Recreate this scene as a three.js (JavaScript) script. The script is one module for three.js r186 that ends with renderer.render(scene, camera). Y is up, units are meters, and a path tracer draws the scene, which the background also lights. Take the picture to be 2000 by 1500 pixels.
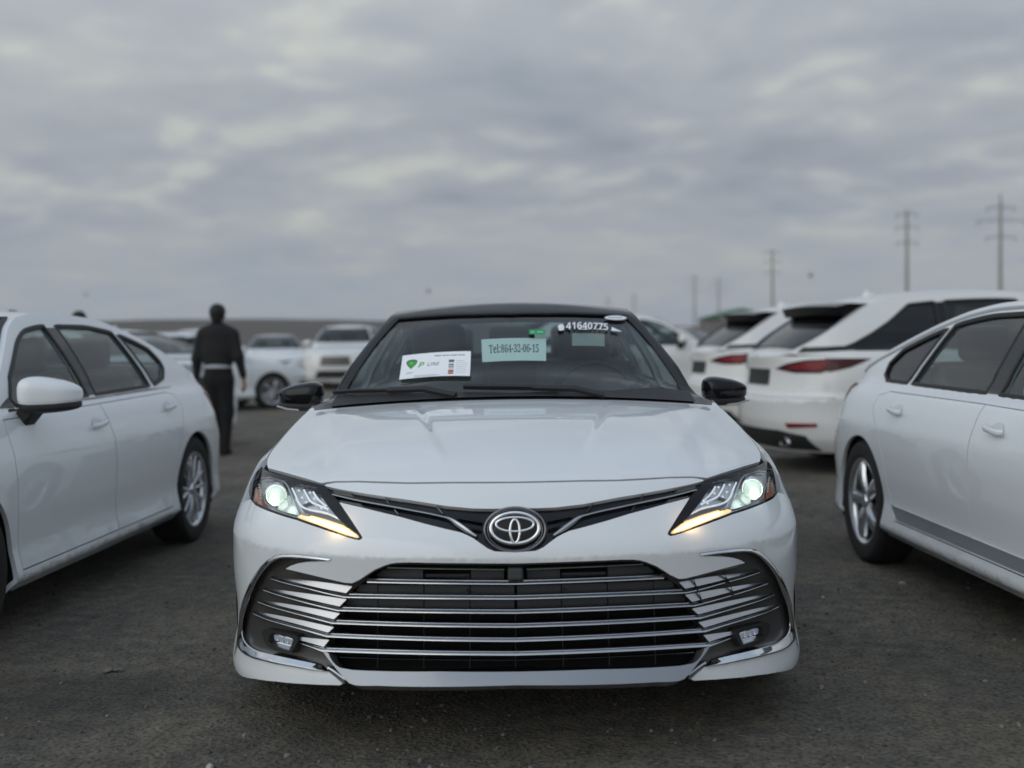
import * as THREE from 'three';
import { mergeGeometries } from 'three/addons/utils/BufferGeometryUtils.js';
import { RoundedBoxGeometry } from 'three/addons/geometries/RoundedBoxGeometry.js';
import { MarchingCubes } from 'three/addons/objects/MarchingCubes.js';
import { ImprovedNoise } from 'three/addons/math/ImprovedNoise.js';

// ------------------------------------------------------------ camera, sky, sun, exposure
const scene = new THREE.Scene();
const FPX = 2300, EYE = 1.27;                        // focal length in pixels of the 2000 x 1500 photograph, eye height
const camera = new THREE.PerspectiveCamera(2 * Math.atan(750 / FPX) * 180 / Math.PI, 4 / 3, 0.1, 3000);
camera.position.set(0, EYE, 0);
camera.rotation.set(-Math.atan(90 / FPX), 0, -0.75 * Math.PI / 180);
camera.focus = 4.1;
camera.userData.fStop = 1.6;
camera.updateMatrixWorld(true);

const renderer = new THREE.WebGLRenderer({ antialias: true });
renderer.toneMapping = THREE.LinearToneMapping;
renderer.toneMappingExposure = 1.1;
renderer.shadowMap.enabled = true;

const sun = new THREE.DirectionalLight(new THREE.Color(1, 0.95, 0.87), 0.5);
sun.position.set(-27, 17, 28);
sun.castShadow = true; sun.shadow.radius = 110; sun.shadow.mapSize.set(2048, 2048);
Object.assign(sun.shadow.camera, { left: -30, right: 30, top: 30, bottom: -30, near: 1, far: 140 });
scene.add(sun);

let seedState = 7;
const rnd = () => { seedState = (seedState * 1664525 + 1013904223) >>> 0; return seedState / 4294967296; };
const noiseGen = new ImprovedNoise();
const N3 = (x, y, z) => noiseGen.noise(x, y, z);
function fbm(x, y, z, o = 5) { let s = 0, a = 0.5, f = 1; for (let i = 0; i < o; i++) { s += a * N3(x * f, y * f, z * f + i * 7.3); a *= 0.5; f *= 2.03; } return s; }
const clamp = THREE.MathUtils.clamp, lerp = THREE.MathUtils.lerp, smooth = (x, a, b) => THREE.MathUtils.smoothstep(x, a, b);

(function sky() {
  const W = 2048, H = 1024, data = new Float32Array(W * H * 4);
  for (let r = 0; r < H; r++) {
    const up = ((r + 0.5) / H - 0.5) * Math.PI, y = Math.sin(up);
    for (let c = 0; c < W; c++) {
      const a = ((c + 0.5) / W - 0.5) * 2 * Math.PI, x = Math.cos(a) * Math.cos(up), z = Math.sin(a) * Math.cos(up);
      const i = (r * W + c) * 4, lx = 0.5 - 0.5 * x;
      if (y < -0.02) { data[i] = 0.26; data[i + 1] = 0.262; data[i + 2] = 0.26; data[i + 3] = 1; continue; }
      const ye = Math.max(y, 0), k = 1 / (ye + 0.17), px = x * k, pz = z * k;
      const wx = fbm(px * 1.1 + 3, 1.5, pz * 1.1, 3) * 0.9, wz = fbm(px * 1.1 - 8, 4.5, pz * 1.1, 3) * 0.9;
      const big = fbm(px * 0.75 + wx * 0.8 + 12.2, 0.3, pz * 0.95 + wz + 2.4, 3);
      const mid = fbm(px * 2.6 + wx * 1.1 + 5.7, 2.2, pz * 2.9 + wz * 1.1, 4);
      const fin = fbm(px * 7 + wx * 1.5, 6.1, pz * 8 + wz * 1.5, 4);
      const low = smooth(ye, 0.02, 0.14), high = smooth(ye, 0.12, 0.32);
      const t = big * 0.9 + mid * 0.8 + fin * 0.32;
      const gap = smooth(mid * 0.95 + fin * 0.75 - big * 0.2 + 0.1 * lx, 0.1, 0.55) * low;      // thinner, lighter places
      const veil = 1 + t * (0.1 + 0.27 * low) + gap * 0.16;
      const toSun = clamp((x * -0.6 + y * 0.38 + z * 0.63) * 0.97, 0, 1);
      const overcast = 1 + 0.16 * high + 1.25 * Math.pow(toSun, 2);              // brighter towards the hidden sun, behind us on the left
      const lumin = 0.355 * clamp(veil, 0.6, 2) * overcast;
      const warm = clamp(gap * 0.6 + t * 0.35 + (1 - low) * 0.3 * lx + 0.5 * toSun * toSun, 0, 1.1), cool = clamp(0.4 - t * 0.9 + 0.6 * smooth(ye, 0.3, 0.8), 0, 1.2), zen = smooth(ye, 0.3, 0.75);
      data[i] = lumin * (0.968 + 0.045 * warm - 0.085 * cool - 0.05 * zen);
      data[i + 1] = lumin * (1.02 + 0.025 * warm - 0.02 * cool);
      data[i + 2] = lumin * (1.06 - 0.1 * warm + 0.13 * cool + 0.06 * zen);
      data[i + 3] = 1;
    }
  }
  const t = new THREE.DataTexture(data, W, H, THREE.RGBAFormat, THREE.FloatType);
  t.mapping = THREE.EquirectangularReflectionMapping; t.magFilter = THREE.LinearFilter; t.minFilter = THREE.LinearFilter; t.needsUpdate = true;
  scene.background = t; scene.environment = t;
})();
scene.fog = new THREE.FogExp2(new THREE.Color(0.62, 0.65, 0.68), 0.0003);

// ------------------------------------------------------------ helpers
const V3 = (x, y, z) => new THREE.Vector3(x, y, z);
const V2 = (x, y) => new THREE.Vector2(x, y);
const taken = {};
function numbered(name) { const n = taken[name] = (taken[name] ?? -1) + 1; return n ? name + '_' + String(n).padStart(3, '0') : name; }
function tag(o, label, category, group, kind) {
  if (label) o.userData.label = label;
  if (category) o.userData.category = category;
  if (group) o.userData.group = group;
  if (kind) o.userData.kind = kind;
  return o;
}
function thing(name, label, category, pos = [0, 0, 0], turn = 0, group) {
  const o = new THREE.Group(); o.name = numbered(name); o.position.set(...pos); o.rotation.y = turn; scene.add(o);
  return tag(o, label, category, group);
}
function mesh(name, geo, mat, parent) {
  if (Array.isArray(geo)) geo = joined(geo);
  const m = new THREE.Mesh(geo, mat); m.name = parent === scene ? numbered(name) : name;
  m.castShadow = m.receiveShadow = true; parent.add(m); return m;
}
function sub(name, parent) { const g = new THREE.Group(); g.name = name; parent.add(g); return g; }
function joined(list) {
  return mergeGeometries(list.map((g) => {
    let h = g.index ? g.toNonIndexed() : g.clone();
    for (const k of Object.keys(h.attributes)) if (k !== 'position' && k !== 'normal') h.deleteAttribute(k);
    if (!h.attributes.normal) h.computeVertexNormals();
    return h;
  }));
}
function mirrorX(g) {
  const h = g.clone(), p = h.attributes.position, n = h.attributes.normal;
  for (let i = 0; i < p.count; i++) { p.setX(i, -p.getX(i)); if (n) n.setX(i, -n.getX(i)); }
  if (h.index) { const a = h.index.array; for (let i = 0; i < a.length; i += 3) { const t = a[i]; a[i] = a[i + 1]; a[i + 1] = t; } }
  else for (const k of Object.keys(h.attributes)) {
    const at = h.attributes[k], s = at.itemSize, ar = at.array;
    for (let i = 0; i < at.count; i += 3) for (let c = 0; c < s; c++) { const t = ar[i * s + c]; ar[i * s + c] = ar[(i + 1) * s + c]; ar[(i + 1) * s + c] = t; }
  }
  return h;
}
function pchip(P) {
  const n = P.length, x = P.map((p) => p[0]), y = P.map((p) => p[1]), h = [], dl = [], m = [];
  for (let i = 0; i < n - 1; i++) { h[i] = x[i + 1] - x[i]; dl[i] = (y[i + 1] - y[i]) / h[i]; }
  m[0] = dl[0]; m[n - 1] = dl[n - 2];
  for (let i = 1; i < n - 1; i++) {
    if (dl[i - 1] * dl[i] <= 0) m[i] = 0;
    else { const w1 = 2 * h[i] + h[i - 1], w2 = h[i] + 2 * h[i - 1]; m[i] = (w1 + w2) / (w1 / dl[i - 1] + w2 / dl[i]); }
  }
  return (t) => {
    if (t <= x[0]) return y[0] + m[0] * (t - x[0]);
    if (t >= x[n - 1]) return y[n - 1] + m[n - 1] * (t - x[n - 1]);
    let i = 0; while (t > x[i + 1]) i++;
    const s = (t - x[i]) / h[i], s2 = s * s, s3 = s2 * s;
    return y[i] * (2 * s3 - 3 * s2 + 1) + h[i] * m[i] * (s3 - 2 * s2 + s) + y[i + 1] * (3 * s2 - 2 * s3) + h[i] * m[i + 1] * (s3 - s2);
  };
}
function dense(ring, cell) {
  const out = [];
  ring.forEach((p, i) => {
    const q = ring[(i + 1) % ring.length], L = Math.hypot(q[0] - p[0], q[1] - p[1]), n = Math.max(1, Math.ceil(L / cell));
    if (L < 1e-6) return;
    for (let k = 0; k < n; k++) out.push([lerp(p[0], q[0], k / n), lerp(p[1], q[1], k / n)]);
  });
  return out;
}
// smooth closed or open polyline through points (centripetal Catmull-Rom)
function curve2(pts, n = 40, closed = false) {
  const c = new THREE.CatmullRomCurve3(pts.map((p) => V3(p[0], p[1], 0)), closed, 'centripetal');
  return c.getPoints(n).map((v) => [v.x, v.y]);
}
// a panel: an outline (with holes) in a surface's own two coordinates, laid on the surface map(a, b) -> Vector3, with edges turned in by `thick`
function patch(outline, holes, map, o = {}) {
  const cell = o.cell || 0.05;
  const rings = [outline, ...holes].map((r) => dense(r, cell));
  const tri = THREE.ShapeUtils.triangulateShape(rings[0].map((p) => V2(...p)), rings.slice(1).map((r) => r.map((p) => V2(...p))));
  const P = rings.flat().map((p) => [p[0], p[1]]);
  let T = tri.map((t) => [...t]).filter(([a, b, c]) => Math.abs((P[b][0] - P[a][0]) * (P[c][1] - P[a][1]) - (P[b][1] - P[a][1]) * (P[c][0] - P[a][0])) > 1e-12);
  T = T.map(([a, b, c]) => ((P[b][0] - P[a][0]) * (P[c][1] - P[a][1]) - (P[b][1] - P[a][1]) * (P[c][0] - P[a][0]) > 0 ? [a, b, c] : [a, c, b]));
  const lim = cell * 1.5, at3d = [], where = (i) => at3d[i] ?? (at3d[i] = map(...P[i]));
  const flips = (sweeps) => {                               // turn edges until the triangles are well shaped
    for (let s = 0; s < sweeps; s++) {
      const E = new Map(), used = new Uint8Array(T.length); let n = 0;
      for (let t = 0; t < T.length; t++) for (let k = 0; k < 3; k++) {
        const a = T[t][k], b = T[t][(k + 1) % 3], key = a < b ? a * 1e7 + b : b * 1e7 + a, o = E.get(key);
        if (o === undefined) { E.set(key, t * 3 + k); continue; }
        const u = Math.floor(o / 3), ku = o % 3; if (used[t] || used[u]) continue;
        const c = T[t][(k + 2) % 3], d = T[u][(ku + 2) % 3], A = P[a], B = P[b], Cc = P[c], D = P[d];
        const ax = A[0] - D[0], ay = A[1] - D[1], bx = B[0] - D[0], by = B[1] - D[1], cx = Cc[0] - D[0], cy = Cc[1] - D[1];
        const det = (ax * ax + ay * ay) * (bx * cy - cx * by) - (bx * bx + by * by) * (ax * cy - cx * ay) + (cx * cx + cy * cy) * (ax * by - bx * ay);
        if (det <= 1e-12) continue;
        const area = (p, q, r) => (q[0] - p[0]) * (r[1] - p[1]) - (q[1] - p[1]) * (r[0] - p[0]);
        if (area(Cc, A, D) <= 1e-12 || area(Cc, D, B) <= 1e-12) continue;
        T[t] = [c, a, d]; T[u] = [c, d, b]; used[t] = used[u] = 1; n++;
      }
      if (!n) break;
    }
  };
  flips(14);
  for (let pass = 0; pass < 9; pass++) {
    if (pass && pass < 5) flips(6);
    const mids = new Map(); let any = false;
    const mid = (a, b) => {
      const L = pass < 3 ? Math.hypot(P[a][0] - P[b][0], P[a][1] - P[b][1]) : where(a).distanceTo(where(b));
      if (L <= lim) { if (pass < 3 && where(a).distanceTo(where(b)) > lim) any = true; return -1; }
      const k = a < b ? a * 1e7 + b : b * 1e7 + a;
      if (!mids.has(k)) { mids.set(k, P.length); P.push([(P[a][0] + P[b][0]) / 2, (P[a][1] + P[b][1]) / 2]); }
      any = true; return mids.get(k);
    };
    const out = [];
    for (const [a, b, c] of T) {
      const x = mid(a, b), y = mid(b, c), z = mid(c, a), n = (x >= 0) + (y >= 0) + (z >= 0);
      if (n === 0) out.push([a, b, c]);
      else if (n === 3) out.push([a, x, z], [x, b, y], [z, y, c], [x, y, z]);
      else if (n === 1) { if (x >= 0) out.push([a, x, c], [x, b, c]); else if (y >= 0) out.push([a, b, y], [a, y, c]); else out.push([a, b, z], [b, c, z]); }
      else if (x < 0) out.push([y, c, z], [a, b, y], [a, y, z]);
      else if (y < 0) out.push([a, x, z], [x, b, c], [x, c, z]);
      else out.push([x, b, y], [a, x, y], [a, y, c]);
    }
    T = out; if (!any) break;
  }
  flips(4);
  const e = 0.004, pos = [], nor = [], off = o.off || 0;
  const nrm = (p) => {
    const n = map(p[0] + e, p[1]).sub(map(p[0] - e, p[1])).cross(map(p[0], p[1] + e).sub(map(p[0], p[1] - e)));
    return n.lengthSq() < 1e-20 ? V3(0, 1, 0) : n.normalize();
  };
  const sign = o.flip ? -1 : 1;
  const pts = P.map((p) => { const n = nrm(p).multiplyScalar(sign), v = map(...p).addScaledVector(n, off); pos.push(v.x, v.y, v.z); nor.push(n.x, n.y, n.z); return [v, n]; });
  const g = new THREE.BufferGeometry();
  g.setAttribute('position', new THREE.Float32BufferAttribute(pos, 3));
  g.setAttribute('normal', new THREE.Float32BufferAttribute(nor, 3));
  g.setIndex(T.flatMap(([a, b, c]) => (sign > 0 ? [a, b, c] : [a, c, b])));
  if (!o.thick) return g;
  const list = [g]; let at = 0;
  rings.forEach((r, ri) => {
    const n = r.length, rp = [], idx = [];
    const area = r.reduce((s, p, i) => s + p[0] * r[(i + 1) % n][1] - r[(i + 1) % n][0] * p[1], 0);
    for (let i = 0; i < n; i++) { const [v, q] = pts[at + i], w = v.clone().addScaledVector(q, -o.thick); rp.push(v.x, v.y, v.z, w.x, w.y, w.z); }
    const f = (area > 0) === (ri === 0) ? sign > 0 : sign < 0, ff = ri === 0 ? f : !f;
    for (let i = 0; i < n; i++) { const a = 2 * i, b = 2 * ((i + 1) % n); idx.push(...(ff === (ri === 0) ? [a, a + 1, b, b, a + 1, b + 1] : [a, b, a + 1, b, b + 1, a + 1])); }
    const h = new THREE.BufferGeometry(); h.setAttribute('position', new THREE.Float32BufferAttribute(rp, 3)); h.setIndex(idx);
    const hn = h.toNonIndexed(); hn.computeVertexNormals(); list.push(hn); at += n;
  });
  return joined(list);
}
// a closed cross-section carried along a path; a runs outwards, b across
function sweep(path, prof, o = {}) {
  const n = path.length, m = prof.length, pos = [], idx = [], out = o.out || V3(0, 0, 1), sc = o.scale || (() => 1), closed = o.closed;
  for (let i = 0; i < n; i++) {
    const p0 = closed ? path[(i + n - 1) % n] : path[Math.max(0, i - 1)], p1 = closed ? path[(i + 1) % n] : path[Math.min(n - 1, i + 1)];
    const t = p1.clone().sub(p0).normalize();
    const ov = typeof out === 'function' ? out(path[i], i) : out;
    const a = ov.clone().addScaledVector(t, -ov.dot(t)).normalize(), b = a.clone().cross(t), k = sc(n > 1 ? i / (n - 1) : 0);
    const [ka, kb] = Array.isArray(k) ? k : [k, k];
    for (const q of prof) { const v = path[i].clone().addScaledVector(a, q[0] * ka).addScaledVector(b, q[1] * kb); pos.push(v.x, v.y, v.z); }
  }
  const R = closed ? n : n - 1;
  for (let i = 0; i < R; i++) for (let j = 0; j < m; j++) {
    const a = i * m + j, b = i * m + (j + 1) % m, c = ((i + 1) % n) * m + j, d = ((i + 1) % n) * m + (j + 1) % m;
    idx.push(a, c, b, b, c, d);
  }
  if (!closed) for (const i of [0, n - 1]) for (let j = 1; j < m - 1; j++) idx.push(...(i ? [i * m, i * m + j + 1, i * m + j] : [0, j, j + 1]));
  const g = new THREE.BufferGeometry(); g.setAttribute('position', new THREE.Float32BufferAttribute(pos, 3)); g.setIndex(idx);
  if (o.smooth) { g.computeVertexNormals(); return g; }
  const h = g.toNonIndexed(); h.computeVertexNormals(); return h;
}
const roundProf = (ra, rb, n = 10) => Array.from({ length: n }, (_, i) => [ra * Math.cos(i / n * 2 * Math.PI), rb * Math.sin(i / n * 2 * Math.PI)]);
const boxProf = (a, b) => [[-a, -b], [a * 0.75, -b], [a, -b * 0.6], [a, b * 0.6], [a * 0.75, b], [-a, b]];
const box = (w, h, d, x, y, z, r = 0.01) => { const g = new RoundedBoxGeometry(w, h, d, 3, Math.min(r, w / 2.1, h / 2.1, d / 2.1)); g.translate(x, y, z); return g; };
const cyl = (r1, r2, h, x, y, z, n = 24) => { const g = new THREE.CylinderGeometry(r1, r2, h, n); g.translate(x, y, z); return g; };

// ------------------------------------------------------------ materials
const C = (r, g, b) => new THREE.Color().setRGB(r, g ?? r, b ?? r);
const std = (c, rough, metal = 0, more = {}) => new THREE.MeshStandardMaterial({ color: c, roughness: rough, metalness: metal, side: THREE.DoubleSide, ...more });
const phys = (c, more) => new THREE.MeshPhysicalMaterial({ color: c, side: THREE.DoubleSide, ...more });
const M = {
  paint: phys(C(0.765, 0.785, 0.795), { roughness: 0.45, clearcoat: 1, clearcoatRoughness: 0.015, ior: 1.55 }),
  paintWarm: phys(C(0.76, 0.755, 0.735), { roughness: 0.5, clearcoat: 1, clearcoatRoughness: 0.05 }),
  recessShade: phys(C(0.62, 0.635, 0.66), { roughness: 0.5, clearcoat: 1, clearcoatRoughness: 0.04 }),  // body paint greyed to stand for shade behind the door handles
  black: phys(C(0.005, 0.005, 0.0065), { roughness: 0.07, specularIntensity: 0.75 }),
  plastic: std(C(0.018), 0.55),
  void: std(C(0.004), 0.95),
  graphite: phys(C(0.075, 0.07, 0.066), { roughness: 0.42, metalness: 0.35, clearcoat: 0.4, clearcoatRoughness: 0.2 }),
  plate: std(C(0.05, 0.054, 0.057), 0.6),
  silver: std(C(0.56, 0.565, 0.58), 0.2, 1),
  satin: std(C(0.5, 0.51, 0.52), 0.3, 0.9),
  chrome: std(C(0.78, 0.79, 0.8), 0.06, 1),
  darkChrome: std(C(0.22, 0.22, 0.23), 0.16, 1),
  alloy: std(C(0.64, 0.65, 0.67), 0.22, 0.88),
  alloyDark: std(C(0.1), 0.4, 0.7),
  rubber: std(C(0.014), 0.85),
  glass: phys(C(0.72, 0.82, 0.82), { roughness: 0, transmission: 1, thickness: 0, ior: 1.5 }),
  tint: phys(C(0.58, 0.67, 0.66), { roughness: 0, transmission: 1, thickness: 0, ior: 1.5 }),
  privacy: phys(C(0.05, 0.055, 0.06), { roughness: 0, transmission: 1, thickness: 0, ior: 1.5 }),
  clear: phys(C(0.97), { roughness: 0, transmission: 1, thickness: 0, ior: 1.45 }),
  red: phys(C(0.2, 0.004, 0.008), { roughness: 0.2, specularIntensity: 0.6 }),
  redDark: phys(C(0.05, 0.003, 0.005), { roughness: 0.15, specularIntensity: 0.6 }),
  amber: phys(C(0.5, 0.15, 0.025), { roughness: 0.3, clearcoat: 1 }),
  seat: std(C(0.14, 0.135, 0.12), 0.7),
  cloth: std(C(0.42, 0.43, 0.4), 0.9),
  dash: std(C(0.02), 0.6),
  silverPaint: phys(C(0.27, 0.285, 0.31), { roughness: 0.32, metalness: 0.6, clearcoat: 1, clearcoatRoughness: 0.05 }),
  ventSilver: std(C(0.55, 0.55, 0.56), 0.34, 0.95),
  lampDark: std(C(0.16, 0.165, 0.175), 0.25, 0.8),
  lampMid: std(C(0.62, 0.64, 0.67), 0.22, 0.9),
  lampBowl: std(C(0.5, 0.54, 0.52), 0.25, 0.8),
  ledGuide: phys(C(0.85, 0.88, 0.9), { roughness: 0.15, clearcoat: 1, emissive: C(0.8, 0.9, 1), emissiveIntensity: 0.3 }),  // faint glow added in place of white reflections on the guides
  projector: phys(C(0.6, 0.75, 0.65), { roughness: 0.05, emissive: C(0.47, 0.58, 0.5), emissiveIntensity: 0.55, clearcoat: 1 }),
  projectorHot: std(C(0.9), 0.4, 0, { emissive: C(0.85, 1, 0.9), emissiveIntensity: 0.9 }),
  drl: std(C(0.9, 0.8, 0.6), 0.4, 0, { emissive: C(1, 0.76, 0.4), emissiveIntensity: 2.3 }),
  drlAmber: std(C(0.8, 0.5, 0.2), 0.4, 0, { emissive: C(1, 0.68, 0.32), emissiveIntensity: 0.9 }),
  fogGlow: std(C(0.8, 0.83, 0.88), 0.14, 0.9, { emissive: C(0.7, 0.82, 1), emissiveIntensity: 0.16 }),  // chrome facets with a slight glow added to brighten them
};
// ------------------------------------------------------------ cars
// coordinates of a car: x across, y up, d metres behind the front bumper (z = -d)
function carShape(s) {
  const K = s.K || 1, sec = pchip(s.sec), yEn = pchip(s.yE), cr = pchip(s.crown), pF = s.profF, pR = s.profR;
  const sup = (t, n) => (t <= 0 ? 0 : t >= 1 ? 1 : Math.pow(1 - Math.pow(1 - t, n), 1 / n));
  const c = { K, len: s.len * K };
  c.hw = (d, y) => { const D = d / K, Y = y / K; return K * (s.W * sup((D - pF(Y)) / s.Lf, s.nf) * sup((s.len - pR(Y) - D) / s.Lr, s.nr) + sec(Y)); };
  const inv = (x, Y, n) => { const t = clamp((Math.abs(x) / K - sec(Y)) / s.W, 0, 0.9995); return 1 - Math.pow(1 - Math.pow(t, n), 1 / n); };
  c.fd = (x, y) => K * (pF(y / K) + s.Lf * inv(x, y / K, s.nf));
  c.rd = (x, y) => K * (s.len - pR(y / K) - s.Lr * inv(x, y / K, s.nr));
  c.xt = (t, y) => K * (s.W * t + sec(y / K));
  c.yE = (d) => K * yEn(d / K);
  c.xe = (d) => c.hw(d, c.yE(d));
  c.top = (x, d) => { const xe = c.xe(d); return c.yE(d) + K * cr(d / K) * (1 - Math.min(1.2, (x / xe) ** 2)); };
  c.side = (d, y) => V3(c.hw(d, y), y, -d);
  c.front = (x, y) => V3(x, y, -c.fd(x, y));
  c.rear = (x, y) => V3(x, y, -c.rd(x, y));
  c.above = (x, d) => V3(x, c.top(x, d), -d);
  return c;
}
const both = (g) => joined([g, mirrorX(g)]);
function wheelParts(parent, style, R = 0.335) {
  const k = R / 0.335, lathe = (pts, n = 56) => { const g = new THREE.LatheGeometry(pts.map((p) => V2(p[0] * k, p[1] * k)), n); g.rotateZ(-Math.PI / 2); return g; };
  const tread = [[0.236, -0.098], [0.262, -0.108], [0.298, -0.108], [0.322, -0.1], [0.334, -0.084]];
  for (const gx of [-0.045, 0, 0.045]) tread.push([0.335, gx - 0.006], [0.328, gx - 0.005], [0.328, gx + 0.005], [0.335, gx + 0.006]);
  tread.push([0.334, 0.084], [0.322, 0.1], [0.312, 0.105], [0.308, 0.1075], [0.298, 0.108], [0.262, 0.108], [0.246, 0.103], [0.236, 0.096]);
  mesh('tyre', lathe(tread), M.rubber, parent);
  const parts = [lathe([[0.2, -0.09], [0.232, -0.1], [0.228, -0.06], [0.205, 0.02], [0.218, 0.07], [0.226, 0.088], [0.238, 0.096], [0.236, 0.1], [0.224, 0.096], [0.214, 0.084]])];
  const spoke = (w0, w1, ang, tilt, bow = 0.012) => {
    const path = [], out = V3(1, 0, 0);
    for (let i = 0; i <= 8; i++) { const r = lerp(0.03, 0.222, i / 8), a = ang + tilt * (i / 8) ** 1.4; path.push(V3((0.072 + bow * Math.sin(i / 8 * Math.PI) + 0.006 * (i / 8)) * k, r * Math.cos(a) * k, r * Math.sin(a) * k)); }
    return sweep(path, [[-0.014 * k, -1], [0.004 * k, -0.8], [0.009 * k, -0.35], [0.009 * k, 0.35], [0.004 * k, 0.8], [-0.014 * k, 1]].map(([a, b]) => [a, b * 0.5]), { out, scale: (t) => [1, lerp(w0, w1, t) * k] });
  };
  if (style === 'five') for (let i = 0; i < 5; i++) { const a = i / 5 * 2 * Math.PI + 0.3; parts.push(spoke(0.05, 0.085, a, 0.16, 0.018), spoke(0.03, 0.026, a + 0.36, -0.1, 0.004)); }
  else for (let i = 0; i < 5; i++) { const a = i / 5 * 2 * Math.PI + 0.2; parts.push(spoke(0.036, 0.03, a, 0.2), spoke(0.036, 0.03, a, -0.2), spoke(0.022, 0.022, a + 0.63, 0, 0.004)); }
  const hub = new THREE.CylinderGeometry(0.034 * k, 0.046 * k, 0.03 * k, 24); hub.rotateZ(-Math.PI / 2); hub.translate(0.078 * k, 0, 0); parts.push(hub);
  mesh('rim', parts, M.alloy, parent);
  const disc = new THREE.CylinderGeometry(0.15 * k, 0.15 * k, 0.025, 32); disc.rotateZ(Math.PI / 2); disc.translate(0.0, 0, 0);
  const back = new THREE.CylinderGeometry(0.222 * k, 0.222 * k, 0.01, 32); back.rotateZ(Math.PI / 2); back.translate(-0.03, 0, 0);
  mesh('brake_disc', disc, M.alloyDark, parent); mesh('hub_shield', back, M.void, parent);
}
function mirrorShape(g, L, h, w) {               // a door mirror's shell, x outwards
  const s = new THREE.SphereGeometry(1, 40, 28), p = s.attributes.position, f = (v, e) => Math.sign(v) * Math.pow(Math.abs(v), e);
  for (let i = 0; i < p.count; i++) {
    let x = f(p.getX(i), 0.62), y = f(p.getY(i), 0.58), z = f(p.getZ(i), 0.7);
    const o = (x + 1) / 2;
    y *= 1 - 0.42 * o * o; if (y > 0) y -= 0.12 * o * y;
    if (z < 0) z *= 0.45;                        // the glass side is flatter
    p.setXYZ(i, x * L / 2, (y + 0.06 - 0.1 * o) * h / 2, z * w * (1 - 0.25 * o) - 0.3 * w * o);
  }
  s.computeVertexNormals(); return s;
}
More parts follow.
